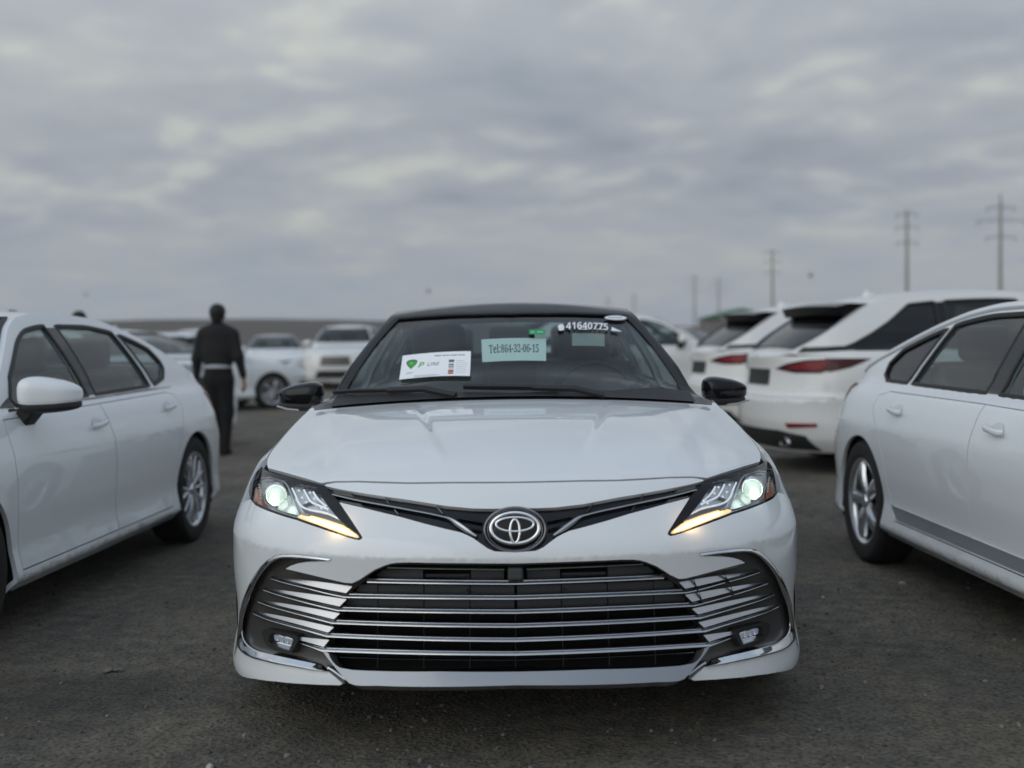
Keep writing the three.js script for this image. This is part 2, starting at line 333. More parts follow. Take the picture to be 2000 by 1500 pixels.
function buildCar(g, s, o) {
  const c = carShape(s), K = c.K, k = (v) => v * K, P = o.paint || M.paint;
  const P2 = (l) => l.map((p) => [p[0] * K, p[1] * K]);
  const range = (a, b, n) => Array.from({ length: n + 1 }, (_, i) => lerp(a, b, i / n));
  const tS = 0.955, ax = s.axles.map(k), AR = k(s.archR || 0.368), yS = k(s.sillY || 0.205), WR = k(s.wheelR || 0.335);
  const archPts = (a, dir) => { const out = [], y0 = yS, cy = WR, th = Math.asin((y0 - cy) / AR); for (let i = 0; i <= 28; i++) { const q = lerp(th, Math.PI - th, i / 28); out.push([a + dir * AR * Math.cos(q), cy + AR * Math.sin(q)]); } return out; };
  // ---- flank
  const yf = k(s.flankFrontTop), yr = k(s.flankRearTop);
  const sideOut = [];
  for (const y of range(yf, yS, 26)) sideOut.push([c.fd(c.xt(tS, y), y), y]);
  sideOut.push(...archPts(ax[0], -1), ...archPts(ax[1], -1));
  for (const y of range(yS, yr, 26)) sideOut.push([c.rd(c.xt(tS, y), y), y]);
  const d0 = c.fd(c.xt(tS, yf), yf), d1 = c.rd(c.xt(tS, yr), yr);
  let dT = c.len - 0.01; while (dT > d1 && c.yE(dT) < yr + 0.001) dT -= 0.004; dT = Math.max(dT, d1);
  for (const d of range(dT, d0, 84)) if (d < dT - 0.01 && d > d0 + 0.01) sideOut.push([d, c.yE(d) - 0.001]);
  const yW = (d) => c.yE(d) - k(s.rail || 0.06);
  const wins = s.windows.map((w) => {
    const pts = P2(w.low), a = k(w.top[0]), b = k(w.top[1]);
    return [...range(b, a, 14).map((d) => [d, yW(d)]), ...pts];
  });
  const doorHole = P2(s.doorHole);
  const grow = (poly, e) => { const n = poly.length, cx = poly.reduce((t, p) => t + p[0], 0) / n, cy = poly.reduce((t, p) => t + p[1], 0) / n; return poly.map((p) => { const L = Math.hypot(p[0] - cx, p[1] - cy); return [p[0] + (p[0] - cx) / L * e, p[1] + (p[1] - cy) / L * e]; }); };
  const flank = patch(sideOut, [doorHole, ...wins], c.side, { cell: k(0.034), thick: 0.02, flip: false });
  mesh('body_side', flank, P, g); mesh('body_side', mirrorX(flank), P, g);
  // dark liner under the shut lines, and the wheel wells
  const linerOut = dense(doorHole, 0.08);
  mesh('inner_shell', both(patch(linerOut, [], c.side, { cell: 0.1, off: -0.022, flip: false })), M.void, g);
  for (const a of ax) {
    const well = new THREE.CylinderGeometry(AR + 0.012, AR + 0.012, 0.42, 36, 1, true, -0.35, Math.PI + 0.7); well.rotateZ(Math.PI / 2); well.translate(c.hw(a, WR + AR * 0.8) - 0.235, WR, -a);
    const cap = new THREE.CircleGeometry(AR + 0.012, 36, -0.35, Math.PI + 0.7); cap.rotateY(Math.PI / 2); cap.translate(c.hw(a, WR + AR * 0.8) - 0.44, WR, -a);
    const wl = joined([well, cap]); mesh('wheel_well', wl, M.void, g); mesh('wheel_well', mirrorX(wl), M.void, g);
  }
  // ---- doors
  for (const dr of s.doors) {
    const door = patch(grow(P2(dr.outline), -0.002), [], c.side, { cell: k(0.038), thick: 0.018, flip: false });
    for (const sg of [1, -1]) {
      const dm = mesh('door', sg > 0 ? door : mirrorX(door), P, g);
      const [hd, hy] = P2([dr.handle])[0];
      const hp = range(-0.085, 0.085, 12).map((t) => { const v = c.side(hd + t, hy + 0.008 * (t / 0.085)); v.x += 0.012 + 0.026 * (1 - (t / 0.085) ** 4); return v; });
      const hg = sweep(hp, roundProf(0.008, 0.014, 10), { out: V3(1, 0, 0), smooth: true });
      mesh('handle', sg > 0 ? hg : mirrorX(hg), o.handleMat || P, dm);
      const cup = patch(Array.from({ length: 28 }, (_, i) => [hd + 0.062 * Math.cos(i / 28 * 6.283), hy + 0.03 * Math.sin(i / 28 * 6.283)]), [], c.side, { cell: 0.02, off: 0.0025, flip: false });
      mesh('handle_recess_shade', sg > 0 ? cup : mirrorX(cup), M.recessShade, dm);  // flat grey oval on the skin, painting the shade of a recess
    }
  }
  if (s.stripe) { const st = patch(P2(s.stripe), [], c.side, { cell: 0.06, off: 0.006, thick: 0.01, flip: false }); mesh('sill_reflection', st, M.satin, g); mesh('sill_reflection', mirrorX(st), M.satin, g); }  // satin strip stands in for a grey reflection low on the doors
  // ---- windows, their frames and the black pillars
  s.windows.forEach((w, i) => {
    const gl = patch(wins[i], [], c.side, { cell: k(0.06), off: -0.008, flip: false });
    const mat = w.solid ? M.black : w.dark ? M.privacy : M.tint;
    mesh('side_window', gl, mat, g); mesh('side_window', mirrorX(gl), mat, g);
    const ring = dense(wins[i], 0.05).map((p) => c.side(...p).add(V3(0.001, 0, 0)));
    const fr = sweep(ring, boxProf(0.006, 0.011), { out: V3(1, 0.25, 0), closed: true });
    mesh('window_frame', fr, M.plastic, g); mesh('window_frame', mirrorX(fr), M.plastic, g);
  });
  for (const q of s.pillars || []) {
    const d = P2(q).map(([d, y]) => [d, y]);
    const pl = patch(d, [], c.side, { cell: 0.05, off: 0.004, thick: 0.008, flip: false });
    mesh('pillar_trim', pl, M.black, g); mesh('pillar_trim', mirrorX(pl), M.black, g);
  }
  if (s.brightLine) {
    const [a, b] = s.brightLine.map(k), path = range(a, b, 40).map((d) => { const v = c.side(d, k(s.brightY) + (yW(d) - k(s.brightY)) * 0 + k(s.brightRise || 0) * (d - a)); v.x += 0.004; return v; });
    const br = sweep(path, boxProf(0.005, 0.007), { out: V3(1, 0, 0) }); mesh('belt_trim', br, M.chrome, g); mesh('belt_trim', mirrorX(br), M.chrome, g);
  }
  if (s.topLine) {
    const [a, b] = s.topLine.map(k), path = range(a, b, 50).map((d) => { const v = c.side(d, c.yE(d) - k(s.topLineDrop)); v.x += 0.003; return v; });
    const br = sweep(path, boxProf(0.004, 0.008), { out: V3(1, 0.4, 0) }); mesh('roof_line_trim', br, M.satin, g); mesh('roof_line_trim', mirrorX(br), M.satin, g);
  }
  // ---- roof with its openings, hood, trunk
  const RP = o.roofPaint || P, cowl = (x) => k(s.cowl[0]) + k(s.cowl[1]) * (x / k(0.8)) ** 2, deck = (x) => k(s.deck[0]) - k(s.deck[1]) * (x / k(0.8)) ** 2;
  const edge = (d, i = 0.001) => c.xe(d) - i;
  const roofOut = [];
  const dA = k(s.cowl[0] + s.cowl[1] * 0.85), dB = k(s.deck[0] - s.deck[1] * 0.6);
  for (const d of range(dA, dB, 60)) roofOut.push([edge(d), d]);
  for (const x of range(edge(dB), -edge(dB), 24).slice(1, -1)) roofOut.push([x, deck(x)]);
  for (const d of range(dB, dA, 60)) roofOut.push([-edge(d), d]);
  for (const x of range(-edge(dA), edge(dA), 24).slice(1, -1)) roofOut.push([x, cowl(x)]);
  const shield = (q) => {                           // an opening in the roof shell: d at the foot, d at the head, its bow, and the pillar's width
    const out = [], inset = (d) => edge(d, k(q.pillar)), [a, b] = [k(q.foot), k(q.head)];
    for (const d of range(a, b, 20)) out.push([inset(d), d]);
    for (const x of range(inset(b), -inset(b), 16).slice(1, -1)) out.push([x, b + k(q.headBow) * (1 - (x / inset(b)) ** 2)]);
    for (const d of range(b, a, 20)) out.push([-inset(d), d]);
    for (const x of range(-inset(a), inset(a), 16).slice(1, -1)) out.push([x, a + k(q.footBow) * (1 - (x / inset(a)) ** 2)]);
    return out;
  };
  const ws = o.shield ? o.shield(c) : shield(s.shield), rw = shield(s.rearGlass);
  const roof = mesh('roof', patch(roofOut, [ws, rw], c.above, { cell: k(0.05), thick: 0.02, flip: false }), RP, g);
  mesh('headliner', patch(roofOut, [grow(ws, 0.03), grow(rw, 0.03)], c.above, { cell: 0.08, off: -0.028 }), M.cloth, g);
  const liner = patch([...range(dB, dA, 60).map((d) => [d, c.yE(d) - 0.004]), [dA, k(0.93)], [dB, k(0.93)]], wins.map((w) => grow(w, 0.006)), c.side, { cell: 0.09, off: -0.026, flip: false });
  mesh('pillar_lining', both(liner), M.cloth, g);
  const wsM = mesh('windscreen', patch(ws, [], c.above, { cell: k(0.05), off: -0.006 }), o.glassMat || M.glass, g);
  mesh('rear_window', patch(rw, [], c.above, { cell: k(0.05), off: -0.006 }), s.darkRear ? M.privacy : M.tint, g);
  for (const [ring, nm] of [[ws, 'windscreen_seal'], [rw, 'rear_window_seal']]) {
    const rp = dense(ring, 0.05).map((p) => c.above(...p).add(V3(0, 0.0015, 0)));
    mesh(nm, sweep(rp, boxProf(0.004, 0.014), { out: V3(0, 1, 0.4), closed: true }), M.plastic, g);
  }
  const yTF = (x) => { let y = k(0.8); for (let i = 0; i < 12; i++) y = lerp(y, c.top(x, c.fd(x, y)), 0.7); return y; };
  const yTR = (x) => { let y = k(s.rearTop || 1.0); for (let i = 0; i < 12; i++) y = lerp(y, c.top(x, c.rd(x, y)), 0.7); return y; };
  if (!o.customFront) {
    const xf = c.xt(tS, yf), X = range(xf, -xf, 36), hoodOut = [];
    const hx = X.map((x) => Math.abs(x) > xf * 0.995 ? [x, d0] : [x, c.fd(x, yTF(x))]);
    hoodOut.push(...hx);
    for (const d of range(d0, dA, 30).slice(1)) hoodOut.push([-edge(d, 0.004), d]);
    for (const x of range(-edge(dA), edge(dA), 24).slice(1, -1)) hoodOut.push([x, cowl(x) - 0.012]);
    for (const d of range(dA, d0, 30).slice(0, -1)) hoodOut.push([edge(d, 0.004), d]);
    mesh('hood', patch(hoodOut, [], c.above, { cell: k(0.06), thick: 0.015 }), P, g);
    const fo = [...X.map((x) => [x, Math.abs(x) > xf * 0.995 ? yf : yTF(x) - 0.004])];
    for (const y of range(yf, yS, 20).slice(1)) fo.push([-c.xt(tS, y), y]);
    for (const y of range(yS, yf, 20).slice(0, -1)) fo.push([c.xt(tS, y), y]);
    mesh('bumper', patch(fo, [], c.front, { cell: k(0.05), thick: 0.015 }), P, g);
    for (const f of s.face || []) {
      const gm = patch(P2(f.outline), [], c.front, { cell: 0.05, off: f.off || 0.006, thick: 0.012 });
      if (f.pair) { mesh(f.name, gm, M[f.mat], g); mesh(f.name, mirrorX(gm), M[f.mat], g); } else mesh(f.name, gm, M[f.mat], g);
    }
  }
  // rear end
  {
    const xr = c.xt(tS, yr), X = range(xr, -xr, 48), xT = c.xe(dT), lid = range(xT, -xT, 30).map((x) => Math.abs(x) > xT * 0.99 ? [x, dT] : [x, c.rd(x, yTR(x))]);
    for (const d of range(dT, dB, 24).slice(1)) lid.push([-edge(d, 0.004), d]);
    for (const x of range(-edge(dB), edge(dB), 24).slice(1, -1)) lid.push([x, deck(x) + 0.01]);
    for (const d of range(dB, dT, 24).slice(0, -1)) lid.push([edge(d, 0.004), d]);
    mesh('trunk_lid', patch(lid, [], c.above, { cell: k(0.06), thick: 0.015 }), P, g);
    const seamY = k(s.rearSeam || 0.62);
    const up = [...X.map((x) => [x, Math.abs(x) > xT * 0.99 ? yr : yTR(x) - 0.004])], lo = [];
    for (const y of range(yr, seamY + 0.003, 12).slice(1)) up.push([-c.xt(tS, y), y]);
    for (const y of range(seamY + 0.003, yr, 12).slice(0, -1)) up.push([c.xt(tS, y), y]);
    for (const y of range(seamY - 0.003, yS, 12)) lo.push([-c.xt(tS, y), y]);
    for (const y of range(yS, seamY - 0.003, 12)) lo.push([c.xt(tS, y), y]);
    mesh('tail_panel', patch(up, [], c.rear, { cell: k(0.05), thick: 0.015, flip: true }), P, g);
    mesh('rear_bumper', patch(lo, [], c.rear, { cell: k(0.05), thick: 0.015, flip: true }), P, g);
    for (const f of s.tail || []) {
      const gm = patch(P2(f.outline), [], f.side ? c.side : c.rear, { cell: 0.04, off: f.off || 0.006, thick: 0.012, flip: !f.side });
      if (f.pair) { mesh(f.name, gm, M[f.mat], g); mesh(f.name, mirrorX(gm), M[f.mat], g); } else mesh(f.name, gm, M[f.mat], g);
    }
  }
  // underside, floor and cabin
  mesh('underbody', [box(k(1.64), 0.1, c.len - k(0.9), 0, k(s.sillY || 0.205) + 0.04, -c.len / 2, 0.03), box(k(0.8), 0.04, k(0.4), 0, k(0.25), -k(0.42), 0.015)], M.void, g);
  const beltY = k(s.beltY || 0.95), seatX = k(0.37);
  { const dl = patch([[dA, k(0.3)], [dB, k(0.3)], [dB, beltY], [dA, beltY]], [], c.side, { cell: 0.2, off: -0.06, flip: false }); mesh('door_lining', dl, M.dash, g); mesh('door_lining', mirrorX(dl), M.dash, g); }
  mesh('dashboard', [box(k(1.42), k(0.16), k(0.5), 0, beltY - k(0.06), -k(s.cowl[0] + 0.33), 0.06), box(k(1.3), 0.02, k(0.5), 0, beltY - 0.02, -k(s.cowl[0] + 0.2))], M.dash, g);
  mesh('parcel_shelf', box(k(1.3), 0.03, k(0.5), 0, beltY + 0.01, -(dB - k(0.35))), M.dash, g);
  const bulk = box(k(1.4), k(0.5), 0.03, 0, k(0.65), -(dB - k(0.45))); mesh('seat_bulkhead', bulk, M.dash, g);
  const seat = (x, d, w) => {
    const S = sub('seat', g);
    const b = box(k(w), k(0.62), k(0.13), 0, 0, 0, 0.06); b.rotateX(-0.22); b.translate(x, beltY - k(0.14), -d);
    const cu = box(k(w), k(0.14), k(0.5), x, beltY - k(0.43), -d + k(0.24), 0.06);
    mesh('backrest', b, M.seat, S); mesh('cushion', cu, M.seat, S);
    for (const hx of w > 0.8 ? [-0.36, 0.36] : [0]) { const h = box(k(0.27), k(0.19), k(0.1), 0, 0, 0, 0.045); h.rotateX(-0.15); h.translate(x + k(hx), beltY + k(0.26), -d - k(0.09)); mesh('headrest', h, M.seat, S); }
  };
  seat(-seatX, k(s.seats[0]), 0.5); seat(seatX, k(s.seats[0]), 0.5); seat(0, k(s.seats[1]), 1.3);
  const sw = new THREE.TorusGeometry(k(0.18), 0.014, 10, 36), wheelG = [sw, new THREE.CylinderGeometry(0.06, 0.06, 0.03, 20).rotateX(Math.PI / 2), new THREE.BoxGeometry(k(0.34), 0.03, 0.02)];
  const sj = joined(wheelG); sj.rotateX(-0.5); sj.translate(-seatX * -1, beltY + 0.01, -k(s.cowl[0] + 0.72)); mesh('steering_wheel', sj, M.dash, g);
  // wheels
  ax.forEach((a) => { for (const sg of [1, -1]) {
    const w = sub('wheel', g); wheelParts(w, s.wheelStyle, WR);
    w.position.set(sg * (c.hw(a, k(0.62)) - 0.118), WR, -a); if (sg < 0) w.rotation.y = Math.PI; w.rotation.x = 0.7 * a;
  } });
  // mirrors
  if (!o.noMirrors) for (const sg of [1, -1]) {
    const m = sub('door_mirror', g), [md, my] = s.mirror.map(k), L = 0.265, h = 0.17, w = 0.12;
    let a = mirrorShape(0, L, h, w), x0 = c.hw(md, k(s.mirrorBaseY || 1.0));
    const mo = s.mirrorOut || 0.17; a.translate(x0 + mo, my, -md);
    const low = mirrorShape(0, L * 0.97, h * 0.55, w * 0.96); low.translate(x0 + mo - 0.002, my - h * 0.26, -md - 0.002);
    const gl = new THREE.SphereGeometry(1, 24, 16); gl.scale(L * 0.4, h * 0.36, 0.004); gl.translate(x0 + mo - 0.005, my, -md - w * 0.42);
    const arm = sweep([V3(x0 + 0.0, my - 0.17, -md + 0.02), V3(x0 + 0.04, my - 0.12, -md), V3(x0 + mo - 0.08, my - 0.06, -md)], boxProf(0.05, 0.036), { out: V3(0, 0, 1) });
    const F = (q) => (sg > 0 ? q : mirrorX(q));
    mesh('mirror_cap', F(a), o.mirrorMat || P, m); mesh('mirror_base', F(low), M.plastic, m); mesh('mirror_arm', F(arm), M.plastic, m); mesh('mirror_glass', F(gl), M.chrome, m);
  }
  const fin = new THREE.ConeGeometry(0.05, 0.085, 4); fin.scale(0.5, 1, 1.9); fin.rotateX(-0.45);
  const fd = k(s.fin); fin.translate(0, c.top(0, fd) + 0.028, -fd); mesh('roof_antenna', fin, o.finMat || RP, g);
  return c;
}
const bend = (a, b) => (y) => { const f = pchip(a), h = pchip(b); return f(y) + h(y); };
const SEDAN = {
  W: 0.935, len: 4.885, Lf: 0.95, nf: 2.6, Lr: 0.9, nr: 2.7,
  sec: [[0.15, -0.1], [0.22, -0.03], [0.26, 0.008], [0.31, 0.0], [0.4, -0.014], [0.55, -0.004], [0.66, 0], [0.76, -0.006], [0.84, -0.03], [0.9, -0.055], [0.945, -0.082], [0.965, -0.1], [0.985, -0.125], [1.1, -0.178], [1.25, -0.26], [1.385, -0.35], [1.45, -0.4]],
  yE: [[0.2, 0.755], [0.35, 0.78], [0.53, 0.806], [0.91, 0.868], [1.154, 0.916], [1.346, 0.962], [1.42, 0.993], [1.6, 1.125], [1.8, 1.25], [2.0, 1.36], [2.15, 1.405], [2.4, 1.425], [2.8, 1.425], [3.1, 1.405], [3.4, 1.352], [3.7, 1.262], [4.0, 1.15], [4.2, 1.075], [4.4, 1.05], [4.7, 1.035], [4.885, 0.99]],
  crown: [[0.1, 0.03], [0.5, 0.06], [0.9, 0.08], [1.2, 0.085], [1.38, 0.12], [1.6, 0.105], [1.8, 0.088], [2.1, 0.036], [2.8, 0.03], [3.4, 0.04], [3.8, 0.06], [4.1, 0.05], [4.3, 0.025], [4.885, 0.015]],
  profF: (() => { const lo = pchip([[0.18, 0.07], [0.25, 0.03], [0.31, 0.016], [0.42, 0.018], [0.52, 0.01], [0.596, 0]]), hi = pchip([[0.596, 0], [0.62, 0.007], [0.7, 0.055], [0.76, 0.1], [0.82, 0.165], [0.88, 0.27]]); return (y) => (y < 0.596 ? lo(y) : hi(y)); })(),
  profR: pchip([[0.18, 0.1], [0.3, 0.03], [0.5, 0], [0.62, 0.01], [0.75, 0.06], [0.9, 0.075], [1.0, 0.06], [1.1, 0.05]]),
  axles: [0.95, 3.775], flankFrontTop: 0.79, flankRearTop: 1.03, rearTop: 1.03, rearSeam: 0.68, rail: 0.062,
  doorHole: [[1.37, 0.29], [1.36, 0.5], [1.345, 0.75], [1.37, 0.9], [1.4, 0.945], [2.46, 0.957], [3.5, 0.968], [3.6, 0.95], [3.63, 0.88], [3.55, 0.78], [3.44, 0.62], [3.37, 0.45], [3.3, 0.29]],
  doors: [
    { outline: [[1.374, 0.294], [1.364, 0.5], [1.349, 0.75], [1.374, 0.898], [1.402, 0.941], [2.455, 0.953], [2.452, 0.6], [2.452, 0.294]], handle: [2.3, 0.86] },
    { outline: [[2.459, 0.294], [2.459, 0.6], [2.462, 0.953], [3.498, 0.964], [3.596, 0.947], [3.626, 0.88], [3.546, 0.782], [3.436, 0.622], [3.366, 0.452], [3.296, 0.294]], handle: [3.38, 0.885] }],
  windows: [
    { top: [1.68, 2.36], low: [[1.6, 1.02], [1.62, 0.988], [2.42, 0.998]] },
    { top: [2.5, 3.2], low: [[2.52, 0.999], [3.34, 1.012]] },
    { top: [3.27, 3.62], low: [[3.42, 1.014], [3.62, 1.05], [3.7, 1.11], [3.7, 1.15]] }],
  pillars: [[[2.372, 1.352], [2.486, 1.352], [2.508, 1.0], [2.432, 0.999]], [[1.46, 0.99], [1.6, 0.985], [1.585, 1.03]]],
  brightLine: [1.5, 3.66], brightY: 0.976, brightRise: 0.009,
  cowl: [1.22, 0.2], deck: [4.22, 0.1], shield: { foot: 1.5, head: 2.1, pillar: 0.045, headBow: -0.13, footBow: -0.2 }, rearGlass: { foot: 4.08, head: 3.3, pillar: 0.06, headBow: 0.06, footBow: 0.06 },
  seats: [2.5, 3.4], beltY: 0.95, mirror: [1.6, 1.045], mirrorBaseY: 0.99, fin: 3.2, wheelStyle: 'multi',
  face: [
    { name: 'headlight', mat: 'clear', pair: true, off: 0.006, outline: [[0.6, 0.66], [0.72, 0.69], [0.86, 0.72], [0.86, 0.77], [0.7, 0.77], [0.52, 0.75]] },
    { name: 'upper_grille', mat: 'black', outline: [[-0.5, 0.73], [-0.3, 0.66], [0, 0.6], [0.3, 0.66], [0.5, 0.73], [0.3, 0.71], [0, 0.69], [-0.3, 0.71]] },
    { name: 'lower_grille', mat: 'plastic', outline: [[-0.55, 0.28], [0.55, 0.28], [0.5, 0.48], [0.35, 0.55], [-0.35, 0.55], [-0.5, 0.48]] },
    { name: 'side_vent', mat: 'plastic', pair: true, outline: [[0.62, 0.3], [0.82, 0.34], [0.8, 0.5], [0.6, 0.5]] }],
  tail: [
    { name: 'tail_light', mat: 'red', pair: true, outline: [[0.34, 0.86], [0.6, 0.84], [0.8, 0.8], [0.83, 0.9], [0.8, 0.96], [0.5, 0.94]] },
    { name: 'tail_light', mat: 'red', pair: true, side: true, outline: [[4.36, 0.8], [4.42, 0.78], [4.42, 0.95], [4.22, 0.93]] },
    { name: 'number_plate', mat: 'plate', outline: [[-0.26, 0.74], [0.26, 0.74], [0.26, 0.86], [-0.26, 0.86]] },
    { name: 'rear_diffuser', mat: 'plastic', outline: [[-0.6, 0.22], [0.6, 0.22], [0.5, 0.34], [-0.5, 0.34]] }],
};
const FASTBACK = {
  ...SEDAN, W: 0.93, len: 4.9, nr: 2.5,
  sec: SEDAN.sec.map(([y, v]) => [y, y > 1.05 ? v - 0.025 : y > 0.98 ? v - 0.014 : y > 0.96 ? v - 0.005 : v]),
  yE: [[0.2, 0.755], [0.35, 0.78], [0.53, 0.81], [0.91, 0.87], [1.154, 0.916], [1.346, 0.962], [1.42, 0.993], [1.6, 1.12], [1.8, 1.235], [2.0, 1.335], [2.2, 1.39], [2.5, 1.41], [2.8, 1.408], [3.1, 1.385], [3.4, 1.33], [3.7, 1.252], [4.0, 1.165], [4.3, 1.085], [4.55, 1.045], [4.75, 1.03], [4.9, 1.0]],
  crown: [[0.1, 0.03], [0.5, 0.06], [0.9, 0.08], [1.2, 0.085], [1.38, 0.12], [1.6, 0.105], [1.8, 0.088], [2.1, 0.036], [2.8, 0.03], [3.4, 0.035], [3.8, 0.045], [4.2, 0.04], [4.5, 0.02], [4.9, 0.015]],
  axles: [0.94, 3.79],
  doorHole: [[1.37, 0.31], [1.36, 0.5], [1.345, 0.75], [1.37, 0.9], [1.4, 0.945], [2.46, 0.957], [3.56, 0.96], [3.68, 0.93], [3.67, 0.86], [3.5, 0.74], [3.4, 0.6], [3.36, 0.46], [3.26, 0.31]],
  doors: [
    { outline: [[1.374, 0.314], [1.364, 0.5], [1.349, 0.75], [1.374, 0.898], [1.402, 0.941], [2.375, 0.953], [2.352, 0.6], [2.332, 0.314]], handle: [2.15, 0.862] },
    { outline: [[2.339, 0.314], [2.359, 0.6], [2.382, 0.953], [3.558, 0.956], [3.676, 0.928], [3.664, 0.862], [3.496, 0.744], [3.396, 0.602], [3.356, 0.462], [3.256, 0.314]], handle: [3.31, 0.872] }],
  windows: [
    { top: [1.68, 2.34], low: [[1.6, 1.02], [1.62, 0.988], [2.36, 0.995]] },
    { top: [2.48, 3.24], low: [[2.5, 0.996], [3.4, 1.003]] },
    { top: [3.31, 3.76], low: [[3.47, 1.004], [3.78, 1.008], [3.86, 1.04], [3.86, 1.1]], solid: true }],
  pillars: [[[2.352, 1.33], [2.468, 1.33], [2.488, 0.996], [2.372, 0.995]], [[1.46, 0.99], [1.6, 0.985], [1.585, 1.03]]],
  brightLine: null, topLine: [1.62, 4.35], topLineDrop: 0.03, deck: [4.55, 0.06], rearGlass: { foot: 4.4, head: 3.4, pillar: 0.1, headBow: 0.06, footBow: 0.04 },
  stripe: [[1.39, 0.325], [3.2, 0.325], [3.31, 0.385], [1.38, 0.375]], wheelStyle: 'five', wheelR: 0.338, mirror: [1.58, 1.05], mirrorOut: 0.11, fin: 3.25,
  tail: [
    { name: 'tail_light', mat: 'red', pair: true, outline: [[0.1, 0.9], [0.5, 0.9], [0.8, 0.86], [0.83, 0.93], [0.8, 0.97], [0.4, 0.96], [0.1, 0.94]] },
    { name: 'tail_light', mat: 'red', pair: true, side: true, outline: [[4.4, 0.86], [4.5, 0.84], [4.5, 0.96], [4.4, 0.96]] },
    { name: 'number_plate', mat: 'plate', outline: [[-0.26, 0.7], [0.26, 0.7], [0.26, 0.82], [-0.26, 0.82]] },
    { name: 'rear_diffuser', mat: 'plastic', outline: [[-0.6, 0.22], [0.6, 0.22], [0.5, 0.34], [-0.5, 0.34]] }],
};
